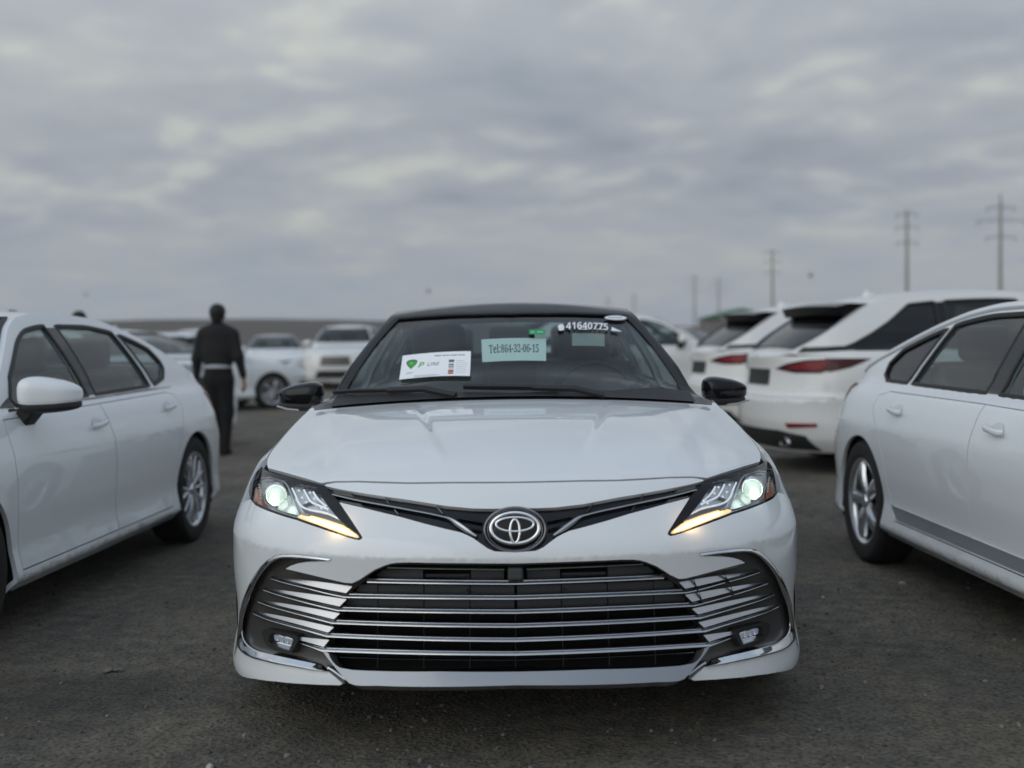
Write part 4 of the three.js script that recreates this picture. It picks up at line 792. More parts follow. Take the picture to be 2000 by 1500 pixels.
  panel('fog_reflector', [[530, 1237], [536, 1236.5], [570, 1246], [573, 1250], [565, 1271], [556, 1269], [540, 1263], [525, 1254]], M.chrome, { back: 0.026, parent: fogs });
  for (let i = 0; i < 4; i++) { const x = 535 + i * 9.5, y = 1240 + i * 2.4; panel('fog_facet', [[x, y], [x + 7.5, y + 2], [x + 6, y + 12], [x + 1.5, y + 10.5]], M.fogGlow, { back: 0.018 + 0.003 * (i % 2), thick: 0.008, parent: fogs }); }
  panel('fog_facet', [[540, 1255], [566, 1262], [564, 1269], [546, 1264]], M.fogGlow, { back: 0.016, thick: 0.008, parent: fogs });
  panel('fog_lens', [[529, 1237], [536, 1236], [571, 1246], [573, 1250], [565, 1272], [556, 1270], [539, 1263]], M.clear, { back: 0.006, parent: fogs });
}
// ---- headlights
{
  const lamps = [sub('headlight', hero), sub('headlight', hero)], o = { parent: lamps };
  const outer = [[511, 911], [520, 919], [560, 930], [600, 940], [627, 946.5], [634, 949.5], [664, 982], ...lampEdge.slice(1), [486, 960], [489, 942], [498, 924]];
  const lens = [[511, 916], [521, 928], [560, 939.5], [600, 948], [618, 951.5], [622, 960], [640, 988], [660, 1012], [680, 1031], [700, 1045.5], [702, 1049.5], [697, 1051], [680, 1046.5], [650, 1036], [620, 1025], [580, 1011], [540, 999], [514, 989], [500, 982], [492, 970], [491, 956], [494, 940], [501, 926]];
  panel('headlight_surround', outer, M.black, { ...o, back: 0.006, thick: 0.05, holes: [lens.map(([x, y]) => [x, y])], cell: 0.025 });
  panel('headlight_housing', lens, M.lampMid, { ...o, back: 0.07, cell: 0.03, t: 0.945 });
  panel('headlight_lens', lens, M.clear, { ...o, back: 0.003, cell: 0.022, t: 0.946 });
  panel('side_marker', [[500, 950], [506, 960], [509, 976], [511, 987], [500, 981], [497, 970]], M.amber, { ...o, back: 0.028, thick: 0.02 });
  const pair = (name, g, mat) => { mesh(name, g, mat, lamps[0]); mesh(name, mirrorX(g), mat, lamps[1]); };
  // bright reflector bowl round the projector, and the projector
  panel('headlight_reflector', [[512, 938], [530, 936], [555, 944], [563, 956], [568, 972], [578, 990], [586, 1007], [560, 1001], [535, 993], [518, 984], [512, 966]], M.lampBowl, { ...o, back: 0.05, thick: 0.01 });
  const c = at3(540, 968, 0.012), R = 0.033;
  const ring = new THREE.TorusGeometry(R * 1.04, 0.005, 12, 44); ring.translate(c.x, c.y, c.z); pair('projector_ring', ring, M.chrome);
  const shroud = new THREE.CylinderGeometry(R * 1.04, R * 1.2, 0.05, 40, 1, true); shroud.rotateX(Math.PI / 2); shroud.translate(c.x, c.y, c.z - 0.025); pair('projector_shroud', shroud, M.chrome);
  const ball = new THREE.SphereGeometry(R, 36, 18, 0, Math.PI * 2, 0, Math.PI / 2); ball.scale(1, 0.45, 1); ball.rotateX(Math.PI / 2); ball.translate(c.x, c.y, c.z - 0.004); pair('headlight_bulb', ball, M.projector);
  const hot = new THREE.SphereGeometry(1, 24, 14); hot.scale(R * 0.5, R * 0.6, 0.008); hot.translate(c.x - 0.005, c.y - R * 0.42, c.z + 0.01); pair('headlight_glow', hot, M.projectorHot);
  // clear guides round the bowl and the L-shaped guides of the LED modules
  const tube = (pts, off, r, n = 30) => new THREE.TubeGeometry(new THREE.CatmullRomCurve3(pts.map((p) => at3(...p, off))), n, r, 8);
  pair('light_guide', tube([[512, 935], [535, 933], [555, 941], [563, 951], [570, 968], [579, 988], [590, 1003], [604, 1007]], 0.02, 0.0035), M.satin);
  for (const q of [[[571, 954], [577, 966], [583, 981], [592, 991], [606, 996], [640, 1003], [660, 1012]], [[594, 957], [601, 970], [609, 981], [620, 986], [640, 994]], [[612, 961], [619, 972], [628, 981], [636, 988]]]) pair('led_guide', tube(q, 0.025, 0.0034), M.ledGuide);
  for (const q of [[[574, 950], [592, 954], [600, 968], [607, 980], [590, 986], [583, 974]], [[596, 954], [612, 957], [621, 970], [629, 981], [615, 982], [606, 972]], [[600, 989], [634, 995], [655, 1009], [610, 999]]]) panel('led_module', q, M.lampMid, { ...o, back: 0.05, thick: 0.012 });
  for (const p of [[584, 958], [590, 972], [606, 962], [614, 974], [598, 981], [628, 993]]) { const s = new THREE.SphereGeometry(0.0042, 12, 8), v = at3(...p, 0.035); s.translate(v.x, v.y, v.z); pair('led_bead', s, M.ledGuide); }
  for (let i = 0; i < 6; i++) { const s = box(0.006, 0.009, 0.01, 0, 0, 0, 0.002), v = at3(506 + i * 0.8, 948 + i * 5.4, 0.018); s.translate(v.x, v.y, v.z); pair('reflector_chip', s, M.chrome); }
  panel('led_divider', [[588, 992], [606, 999], [640, 1007], [668, 1018], [676, 1026], [640, 1014], [606, 1005], [594, 1001]], M.lampDark, { ...o, back: 0.028, thick: 0.01 });
  // amber-white running light along the lower edge
  panel('daytime_light', [[581, 1009], [590, 1004.5], [612, 1008], [640, 1016], [672, 1027], [699, 1045], [699, 1049], [676, 1043.5], [640, 1031], [610, 1020]], M.drlAmber, { ...o, back: 0.03, thick: 0.012 });
  panel('daytime_light', [[596, 1010], [612, 1011], [640, 1019], [668, 1029.5], [692, 1043], [692, 1046], [672, 1039], [640, 1028], [612, 1018]], M.drl, { ...o, back: 0.02, thick: 0.008 });
  const dl = at3(655, 1028, -0.03);
  for (const s of [1, -1]) {
    const l = new THREE.PointLight(new THREE.Color(1, 0.62, 0.25), 0.006, 3); l.name = 'daytime_lamp'; l.position.set(HX + s * dl.x, dl.y, dl.z - HD); l.castShadow = true; scene.add(l);
    const h = new THREE.PointLight(new THREE.Color(0.85, 1, 0.9), 0.0035, 4); h.name = 'headlight_lamp'; h.position.set(HX + s * c.x, c.y, c.z + 0.05 - HD); h.castShadow = true; scene.add(h);
  }
}
// ---- the rest of the car
const glassOutline = (c) => {
  const L = [[661, 778], [676, 752], [690, 731], [706, 706], [721, 684], [740, 660], [757, 641], [773, 625], [779, 622]].map((p) => onTop(...p)), T = [[800, 620], [850, 616.5], [930, 613.5]].map((p) => onTop(...p)), m = onTop(1004, 612.5);
  const half = [[0, 1.235], [-0.4, 1.3], ...L, ...T];
  return [...half, [0, m[1]], ...flipX(half.slice(1))];
};
buildCar(hero, HERO, { customFront: true, roofPaint: M.black, shield: glassOutline, noMirrors: true, handleMat: M.paint, finMat: M.black });
for (const sg of [1, -1]) {                              // black mirrors on their stalks, one bright strip below each
  const m = sub('door_mirror', hero), L = 0.205, h = 0.128, w = 0.1, F1 = (q) => (sg > 0 ? q : mirrorX(q)), D = 1.78, Y = 1.027, X = 0.941;
  const a = mirrorShape(0, L, h, w); a.translate(X, Y, -D); mesh('mirror_cap', F1(a), M.black, m);
  const lo = mirrorShape(0, L * 0.96, h * 0.5, w * 0.97); lo.translate(X - 0.002, Y - h * 0.32, -D - 0.004); mesh('mirror_base', F1(lo), M.plastic, m);
  const st = sweep([V3(X - 0.0, Y - 0.062, -D + 0.062), V3(X + 0.05, Y - 0.058, -D + 0.05), V3(X + 0.105, Y - 0.046, -D + 0.012)], boxProf(0.004, 0.0035), { out: V3(0.3, 0, 1) }); mesh('turn_signal', F1(st), M.satin, m);
  const arm = sweep([V3(X - 0.19, Y - 0.12, -D - 0.02), V3(X - 0.12, Y - 0.075, -D - 0.01), V3(X - 0.05, Y - 0.05, -D)], boxProf(0.045, 0.018), { out: V3(0, 0, 1) }); mesh('mirror_arm', F1(arm), M.plastic, m);
  const gl = new THREE.SphereGeometry(1, 24, 14); gl.scale(L * 0.4, h * 0.38, 0.004); gl.translate(X, Y, -D - w * 0.44); mesh('mirror_glass', F1(gl), M.chrome, m);
}
const glassPt = (u, v, off) => { const [x, d] = onTop(u, v), e = 0.004, n = V3(0, 0, 0), a = hs.above(x, d); n.copy(hs.above(x + e, d).sub(hs.above(x - e, d))).cross(hs.above(x, d + e).sub(hs.above(x, d - e))).normalize(); return a.addScaledVector(n, off); };
for (const [pts, r] of [[[[655, 775], [700, 772.5], [760, 771], [800, 771.5]], 1], [[[906, 764], [960, 765], [1040, 766], [1090, 766.5]], 1.3]]) {
  const w = sub('wiper', hero), p = pts.map((q) => glassPt(...q, 0.022));
  mesh('wiper_blade', sweep(p, boxProf(0.0075 * r, 0.006 * r), { out: V3(0, 1, 0.6) }), M.plastic, w);
  mesh('wiper_arm', sweep([p[2], glassPt(pts[3][0] + 30, 772, 0.03), glassPt(pts[3][0] + 90, 777, 0.012)], boxProf(0.008, 0.014), { out: V3(0, 1, 0.6) }), M.plastic, w);
}
// cowl panel at the foot of the screen, the camera pod at its head
{
  const q = [...Array.from({ length: 21 }, (_, i) => { const x = lerp(0.74, -0.74, i / 20); return [x, 1.205 + 0.13 * (x / 0.8) ** 2]; }), [-0.73, 1.445], [-0.4, 1.307], [-0.2, 1.262], [0, 1.245], [0.2, 1.262], [0.4, 1.307], [0.73, 1.445]];
  mesh('cowl_panel', patch(q, [], hs.above, { cell: 0.05, off: 0.006 }), M.plastic, hero);
  const pod = glassPt(1000, 640, -0.05); mesh('camera_pod', box(0.2, 0.075, 0.07, pod.x, pod.y + 0.01, pod.z - 0.02, 0.02), M.plastic, hero);
  const mir = glassPt(905, 661, -0.09); const mg = box(0.25, 0.06, 0.025, 0, 0, 0, 0.025); mg.rotateZ(0.05); mg.translate(0.02, mir.y - 0.015, mir.z - 0.03); mesh('interior_mirror', mg, M.plastic, hero);
}
// ------------------------------------------------------------ papers and stickers on the windscreen of the middle car
function sheet(corners, off, mat, nx = 14, ny = 7) {       // a sheet laid on the glass: its corners in order top-left, top-right, bottom-right, bottom-left
  const pos = [], uv = [], idx = [];
  const q = corners.map((c) => onTop(...c));
  for (let j = 0; j <= ny; j++) for (let i = 0; i <= nx; i++) {
    const a = i / nx, b = j / ny, x = lerp(lerp(q[0][0], q[1][0], a), lerp(q[3][0], q[2][0], a), b), d = lerp(lerp(q[0][1], q[1][1], a), lerp(q[3][1], q[2][1], a), b);
    const e = 0.004, n = hs.above(x + e, d).sub(hs.above(x - e, d)).cross(hs.above(x, d + e).sub(hs.above(x, d - e))).normalize(), p = hs.above(x, d).addScaledVector(n, off);
    pos.push(p.x, p.y, p.z); uv.push(a, 1 - b);
  }
  for (let j = 0; j < ny; j++) for (let i = 0; i < nx; i++) { const a = j * (nx + 1) + i, b = a + nx + 1; idx.push(a, b, a + 1, a + 1, b, b + 1); }
  const g = new THREE.BufferGeometry(); g.setAttribute('position', new THREE.Float32BufferAttribute(pos, 3)); g.setAttribute('uv', new THREE.Float32BufferAttribute(uv, 2)); g.setIndex(idx); g.computeVertexNormals();
  const mid = V3(pos[Math.floor(pos.length / 6) * 3], 0, 0);
  return g;
}
function printed(w, h, draw) { const c = document.createElement('canvas'); c.width = w; c.height = h; const x = c.getContext('2d'); draw(x, w, h); const t = new THREE.CanvasTexture(c); t.colorSpace = THREE.SRGBColorSpace; return t; }
const paper = (t, more = {}) => new THREE.MeshStandardMaterial({ map: t, roughness: 0.6, side: THREE.DoubleSide, ...more });
function stuck(name, label, category, corners, off, mat) { const m = mesh(name, sheet(corners, off, mat), mat, scene); m.position.set(HX, 0, -HD); return tag(m, label, category); }
stuck('price_card', 'white printed advert card with green logo on the windscreen of the black-roofed car', 'card', [[787, 697], [920, 688], [918, 737], [780, 744]], 0.006, paper(printed(800, 300, (x, w, h) => {
  x.fillStyle = '#f4f5f7'; x.fillRect(0, 0, w, h);
  x.fillStyle = '#3a3f47'; for (let i = 0, p = 380; i < 34; i++) { const w2 = 5 + (i * 7) % 6; if (i % 9 !== 8) x.fillRect(p, 30 + (i % 3), w2, 11 - (i % 2) * 2); p += w2 + 3; }
  x.fillStyle = '#5d6b62'; x.beginPath(); x.moveTo(55, 80); x.bezierCurveTo(70, 50, 170, 50, 185, 80); x.bezierCurveTo(180, 120, 140, 140, 118, 165); x.bezierCurveTo(95, 140, 60, 120, 55, 80); x.fill();
  x.fillStyle = '#3fa535'; x.beginPath(); x.moveTo(70, 88); x.bezierCurveTo(85, 66, 155, 66, 178, 92); x.bezierCurveTo(165, 120, 140, 130, 118, 155); x.bezierCurveTo(95, 130, 75, 110, 70, 88); x.fill();
  x.fillStyle = '#e9efe9'; x.font = 'bold 20px sans-serif'; x.fillText('UP', 104, 106);
  x.fillStyle = '#58b53a'; x.font = 'italic bold 96px sans-serif'; x.save(); x.scale(1.25, 0.86); x.fillText('P', 150, 178); x.restore();
  x.fillStyle = '#3b4348'; x.font = 'italic 52px sans-serif'; x.save(); x.scale(1.3, 1); x.fillText('LINE', 228, 140); x.restore();
  x.fillStyle = '#8b9299'; for (const [a, b, c] of [[70, 205, 80], [70, 220, 60], [160, 258, 270], [165, 272, 300], [160, 286, 250]]) x.fillRect(a, b, c, 5);
  for (const [y, hh, c] of [[82, 26, '#51605a'], [112, 12, '#c9cfcd'], [130, 12, '#2b2f45'], [148, 24, '#93aba6'], [178, 14, '#c4cac8'], [200, 14, '#9a4a33'], [216, 28, '#cc5a48'], [248, 18, '#7d3b33']]) { x.fillStyle = c; x.fillRect(550, y, 62, hh); }
  x.fillStyle = '#a9afb6'; for (let i = 0; i < 8; i++) x.fillRect(632, 92 + i * 22, 95 + (i * 37) % 40, 4);
})));
stuck('phone_sign', 'pale green paper sign with a telephone number inside the windscreen', 'sign', [[939.5, 657], [1067, 655], [1067, 699], [941.5, 701.5]], -0.016, paper(printed(1024, 352, (x, w, h) => {
  x.fillStyle = '#e4ede6'; x.fillRect(0, 0, w, h); x.fillStyle = '#dbe5de'; x.fillRect(w / 2 - 3, 0, 6, h);
  x.fillStyle = '#16181c'; x.save(); x.scale(0.72, 1); x.font = 'bold 172px serif'; x.textAlign = 'center'; x.fillText('Tel:864-32-06-15', w / 2 / 0.72, 232, 1110); x.restore();
})));
stuck('green_sticker', 'small green printed sticker above the telephone sign on the windscreen', 'sticker', [[1033.5, 645.5], [1064.5, 645], [1065.5, 654.6], [1033.5, 655]], 0.005, paper(printed(256, 84, (x, w, h) => {
  x.fillStyle = '#2f9a5c'; x.fillRect(0, 0, w, h); x.fillStyle = '#a9d8bd'; for (const p of [24, 46, 66, 128, 152, 176, 202]) x.fillRect(p, 32, 15, 22);
})));
stuck('oval_sticker', 'white oval sticker in the upper right corner of the windscreen', 'sticker', [[1180, 617.5], [1224, 618], [1224, 628], [1180, 627]], 0.005, paper(printed(512, 128, (x, w, h) => {
  x.clearRect(0, 0, w, h); x.fillStyle = '#f2f3f4'; x.beginPath(); x.ellipse(w / 2, h / 2, w / 2 - 4, h / 2 - 4, 0, 0, 7); x.fill();
  x.strokeStyle = '#5d6672'; x.lineWidth = 5; x.beginPath(); x.ellipse(w / 2, h / 2, w / 2 - 14, h / 2 - 12, 0, 0, 7); x.stroke(); x.fillStyle = '#49525f'; for (let i = 0; i < 11; i++) x.fillRect(96 + i * 29, 46 + (i % 3) * 4, 17, 34 - (i % 2) * 8);
}), { transparent: true, alphaTest: 0.5 }));
stuck('windscreen_number', 'white stencilled number on the upper right of the windscreen', 'marking', [[1088, 628], [1216, 629], [1216, 650], [1088, 650]], 0.0045, paper(printed(1024, 176, (x, w, h) => {
  x.clearRect(0, 0, w, h); x.fillStyle = '#eef0f1'; x.strokeStyle = '#eef0f1';
  x.beginPath(); x.moveTo(8, 96); x.lineTo(40, 62); x.lineTo(96, 70); x.lineTo(112, 120); x.lineTo(96, 160); x.lineTo(30, 160); x.closePath(); x.fill();
  x.font = 'bold 150px sans-serif'; x.save(); x.transform(1, 0.035, 0, 1, 0, 0);
  x.fillText('4', 135, 140); x.fillText('1640775', 220, 136, 640); x.restore();
  x.lineWidth = 9; x.beginPath(); x.moveTo(330, 150); x.lineTo(480, 158); x.moveTo(560, 60); x.lineTo(760, 68); x.moveTo(600, 150); x.lineTo(750, 156); x.moveTo(860, 120); x.lineTo(990, 168); x.moveTo(845, 165); x.lineTo(1000, 170); x.stroke();
  x.beginPath(); x.moveTo(850, 110); x.lineTo(930, 140); x.lineTo(960, 165); x.lineTo(840, 168); x.closePath(); x.fill();
}), { transparent: true, alphaTest: 0.5 }));
stuck('clear_sticker', 'faded see-through sticker below the stencilled number on the windscreen', 'sticker', [[1118, 645], [1182, 646], [1182, 671], [1118, 670]], -0.014, new THREE.MeshPhysicalMaterial({ color: C(0.55, 0.62, 0.55), roughness: 0.5, transmission: 0.55, thickness: 0, side: THREE.DoubleSide }));

// ------------------------------------------------------------ the other cars
const R = Math.PI / 180;
const spot = (px, depth) => (px - 1003) / FPX * depth;
function parked(name, spec, label, x, z, deg, o = {}) { const g = thing(name, label, 'car', [x, 0, z], deg * R, o.group); buildCar(g, spec, o); return g; }
function again(src, name, label, x, z, deg) { const c = src.clone(); c.name = numbered(name); c.position.set(x, 0, z); c.rotation.set(0, deg * R, 0); scene.add(c); c.userData = { ...src.userData, label }; return c; }
{ const t = -3 * R, rx = -2.02 - 0.92, rz = -7.52; parked('sedan_car', SEDAN, 'white sedan with white door mirrors parked at the left edge, beside the walking man', rx + 3.775 * Math.sin(t), rz + 3.775 * Math.cos(t), -3); }
{ const t = 1.9 * R, rx = 1.93 + 0.92, rz = -6.55; parked('fastback_car', FASTBACK, 'white fastback sedan with five-spoke wheel parked at the right edge', rx + 3.79 * Math.sin(t), rz + 3.79 * Math.cos(t), 1.9); }
const suv = parked('crossover_car', CROSSOVER, 'nearer white crossover with red tail light and black spoiler, behind the right sedan', 7.09, -11.95, 99, { paint: M.paintWarm });
{ // roof spoiler of the crossovers
  const c = carShape(CROSSOVER), path = [], N = 24;
  for (let i = 0; i <= N; i++) { const x = lerp(-0.62, 0.62, i / N), d = 4.06 + 0.05 * (1 - (x / 0.62) ** 2); const p = c.above(x, d); p.y += 0.012; p.z -= 0.05; path.push(p); }
  mesh('roof_spoiler', sweep(path, [[-0.02, -0.13], [0.022, -0.13], [0.03, 0.06], [0.0, 0.2], [-0.085, 0.16], [-0.1, 0.04]], { out: V3(0, 1, 0) }), M.black, suv);
  for (const s of [1, -1]) { const ex = new THREE.TorusGeometry(0.07, 0.012, 10, 28); ex.scale(1.35, 0.6, 1.5); ex.translate(s * 0.54, 0.295, -(c.rd(0.54, 0.295) + 0.012)); mesh('exhaust_tip', ex, M.chrome, suv); }
}
again(suv, 'crossover_car', 'farther white crossover with red tail light, left of the nearer one', 7.08, -15.5, 99);
again(suv, 'crossover_car', 'white car with door mirror toward us, just right of the middle car windscreen pillar', 4.6, -21.6, 96);
const far = parked('sedan_car', SEDAN, 'far white sedan whose roof just shows left of the farther crossover', 6.1, -27.2, 62);
again(far, 'sedan_car', 'white sedan right behind the walking man, seen from its rear quarter', -7.4, -16.8, 230);
again(far, 'sedan_car', 'white sedan with a dark front wheel visible right of the walking man', -4.2, -23.2, 125);
again(suv, 'crossover_car', 'white crossover facing us, left of the middle car windscreen', -4.5, -30, 0);
again(far, 'sedan_car', 'distant white sedan facing us behind the dark-wheeled sedan', -6.6, -33, 12);
again(suv, 'crossover_car', 'distant white crossover half hidden behind the walking man', -9.6, -35, 8);

// ------------------------------------------------------------ people
function blend(bones, kk, cell, lo, hi) {                 // one continuous skin round tapered bones
  const size = [0, 1, 2].map((i) => hi[i] - lo[i]), S = Math.max(...size), n = Math.ceil(S / cell) + 4, mc = new MarchingCubes(n, M.plastic, false, false, 400000);
  mc.isolation = 0; const half = S / 2 * (1 + 4 / n), ctr = [0, 1, 2].map((i) => (lo[i] + hi[i]) / 2);
  const B = bones.map(([a, b, ra, rb, sx = 1, sz = 1]) => ({ a, d: [b[0] - a[0], b[1] - a[1], b[2] - a[2]], ra, rb, sx, sz }));
  for (let k = 0; k < n; k++) for (let j = 0; j < n; j++) for (let i = 0; i < n; i++) {
    const p = [(i - n / 2) / (n / 2) * half + ctr[0], (j - n / 2) / (n / 2) * half + ctr[1], (k - n / 2) / (n / 2) * half + ctr[2]]; let s = 0, mn = 1e9; const ds = [];
    for (const q of B) {
      const v = [p[0] - q.a[0], p[1] - q.a[1], p[2] - q.a[2]], dd = q.d[0] ** 2 + q.d[1] ** 2 + q.d[2] ** 2, t = dd ? clamp((v[0] * q.d[0] + v[1] * q.d[1] + v[2] * q.d[2]) / dd, 0, 1) : 0;
      const dist = Math.hypot((v[0] - q.d[0] * t) / q.sx, v[1] - q.d[1] * t, (v[2] - q.d[2] * t) / q.sz) - lerp(q.ra, q.rb, t); ds.push(dist); if (dist < mn) mn = dist;
    }
    for (const d of ds) s += Math.exp(-(d - mn) / kk);
    mc.field[i + j * n + k * n * n] = -(mn - kk * Math.log(s));
  }
  mc.update();
  const c = mc.count, g = new THREE.BufferGeometry(), P = new Float32Array(mc.positionArray.slice(0, c * 3)), Nn = new Float32Array(mc.normalArray.slice(0, c * 3));
  for (let i = 0; i < c; i++) for (let a = 0; a < 3; a++) P[i * 3 + a] = P[i * 3 + a] * half + ctr[a];
  g.setAttribute('position', new THREE.BufferAttribute(P, 3)); g.setAttribute('normal', new THREE.BufferAttribute(Nn, 3)); return g;
}
const skin = std(C(0.33, 0.17, 0.12), 0.6), wool = std(C(0.014, 0.015, 0.016), 0.95), trouser = std(C(0.006), 0.9), hairM = std(C(0.006, 0.005, 0.005), 0.7), shirt = std(C(0.5, 0.52, 0.58), 0.9);
function person(label, x, z, deg) {                        // seen from behind, walking away: faces -z
  const g = thing('person', label, 'person', [x, 0, z], deg * R);
  const hand = (s, wx, wy, wz) => { const o = [[[wx, wy, wz], [wx + s * 0.008, wy - 0.075, wz - 0.012], 0.03, 0.034, 0.6, 1]]; for (let f = 0; f < 4; f++) { const zz = wz - 0.042 + f * 0.022, L = [0.062, 0.072, 0.068, 0.05][f]; o.push([[wx + s * 0.008, wy - 0.085, zz], [wx, wy - 0.085 - L * 0.6, zz - 0.006], 0.0105, 0.0095], [[wx, wy - 0.085 - L * 0.6, zz - 0.006], [wx - s * 0.016, wy - 0.085 - L, zz - 0.01], 0.0095, 0.008]); } o.push([[wx - s * 0.008, wy - 0.03, wz - 0.03], [wx - s * 0.014, wy - 0.085, wz - 0.062], 0.014, 0.011]); return o; };
  const hl = [-0.285, 0.86, -0.02], hr = [0.29, 0.88, -0.05];
  const bodyBones = [[[0, 1.37, 0], [0, 1.52, -0.02], 0.062, 0.056], [[0, 1.6, -0.035], [0, 1.63, -0.02], 0.078, 0.086, 0.95, 1.08], [[0, 1.545, -0.07], [0, 1.55, -0.09], 0.045, 0.03], [[0, 1.585, -0.12], [0, 1.57, -0.13], 0.016, 0.014], [[-0.078, 1.6, -0.02], [-0.085, 1.58, -0.015], 0.02, 0.014, 0.5, 1], [[0.078, 1.6, -0.02], [0.085, 1.58, -0.015], 0.02, 0.014, 0.5, 1],
    [[0, 1.0, 0], [0, 1.34, 0], 0.12, 0.14, 1.2, 0.75], [[-0.19, 1.36, 0], hl, 0.05, 0.03], [[0.19, 1.36, 0], hr, 0.05, 0.03], [[-0.09, 0.93, 0], [-0.09, 0.1, 0], 0.07, 0.045], [[0.09, 0.93, 0], [0.075, 0.1, -0.05], 0.07, 0.045]];
  const skinG = [blend(bodyBones, 0.012, 0.015, [-0.4, 0.05, -0.3], [0.4, 1.75, 0.3])];
  for (const [s, h] of [[-1, hl], [1, hr]]) skinG.push(blend(hand(s, ...h), 0.004, 0.0055, [h[0] - 0.08, h[1] - 0.2, h[2] - 0.12], [h[0] + 0.08, h[1] + 0.05, h[2] + 0.1]));
  mesh('body', skinG, skin, g);
  mesh('sweater', blend([[[0, 1.08, 0], [0, 1.2, 0], 0.165, 0.17, 1.06, 0.74], [[0, 1.2, 0], [0, 1.36, 0], 0.17, 0.16, 1.2, 0.72], [[-0.13, 1.4, 0], [0.13, 1.4, 0], 0.075, 0.075], [[0, 1.42, 0], [0, 1.46, -0.01], 0.09, 0.072],
    [[-0.195, 1.38, 0], [-0.262, 1.12, 0.015], 0.07, 0.056], [[-0.262, 1.12, 0.015], [-0.285, 0.9, -0.015], 0.056, 0.043], [[0.195, 1.38, 0], [0.262, 1.13, 0.02], 0.07, 0.056], [[0.262, 1.13, 0.02], [0.29, 0.92, -0.04], 0.056, 0.043]], 0.018, 0.013, [-0.42, 0.84, -0.3], [0.42, 1.56, 0.3]), wool, g);
  mesh('shirt_hem', blend([[[0, 0.985, 0], [0, 1.06, 0], 0.155, 0.158, 1.07, 0.76]], 0.01, 0.012, [-0.3, 0.7, -0.3], [0.3, 1.25, 0.3]), shirt, g);
  mesh('trousers', blend([[[0, 0.9, 0], [0, 0.965, 0], 0.16, 0.158, 1.09, 0.78], [[-0.085, 0.86, 0], [-0.085, 0.5, -0.01], 0.105, 0.08], [[-0.085, 0.5, -0.01], [-0.08, 0.09, 0.04], 0.08, 0.062], [[0.085, 0.86, 0], [0.08, 0.5, -0.04], 0.105, 0.08], [[0.08, 0.5, -0.04], [0.05, 0.09, -0.02], 0.08, 0.062]], 0.015, 0.013, [-0.3, 0.02, -0.3], [0.3, 1.08, 0.3]), trouser, g);
  mesh('hair', blend([[[0, 1.645, 0.0], [0, 1.65, -0.05], 0.094, 0.085, 0.98, 1.02], [[0, 1.56, 0.03], [0, 1.62, 0.02], 0.062, 0.08]], 0.01, 0.01, [-0.15, 1.45, -0.2], [0.15, 1.78, 0.15]), hairM, g);
  for (const [sx, sz] of [[-0.08, 0.03], [0.05, -0.04]]) mesh('shoe', blend([[[sx, 0.045, sz + 0.05], [sx, 0.035, sz - 0.14], 0.047, 0.038, 0.95, 1]], 0.01, 0.011, [sx - 0.1, -0.02, sz - 0.22], [sx + 0.1, 0.12, sz + 0.14]), trouser, g);
  return g;
}
const man = person('man in a dark sweater and black trousers walking away between the cars', spot(430, 13.1), -13.1, -6);
man.scale.set(0.92, 0.975, 0.95); const m2 = man.clone(); m2.name = numbered('person'); m2.position.set(spot(161, 15.2), 0.0, -15.2); m2.rotation.set(0, 40 * R, 0); scene.add(m2); m2.userData = { label: 'dark-haired person almost hidden behind the roof of the left sedan, the right one of two', category: 'person' };
const m3 = man.clone(); m3.name = numbered('person'); m3.position.set(spot(23, 14.6), 0.0, -14.6); m3.rotation.set(0, -70 * R, 0); scene.add(m3); m3.userData = { label: 'dark-haired person almost hidden behind the left sedan, at the edge of the picture', category: 'person' };

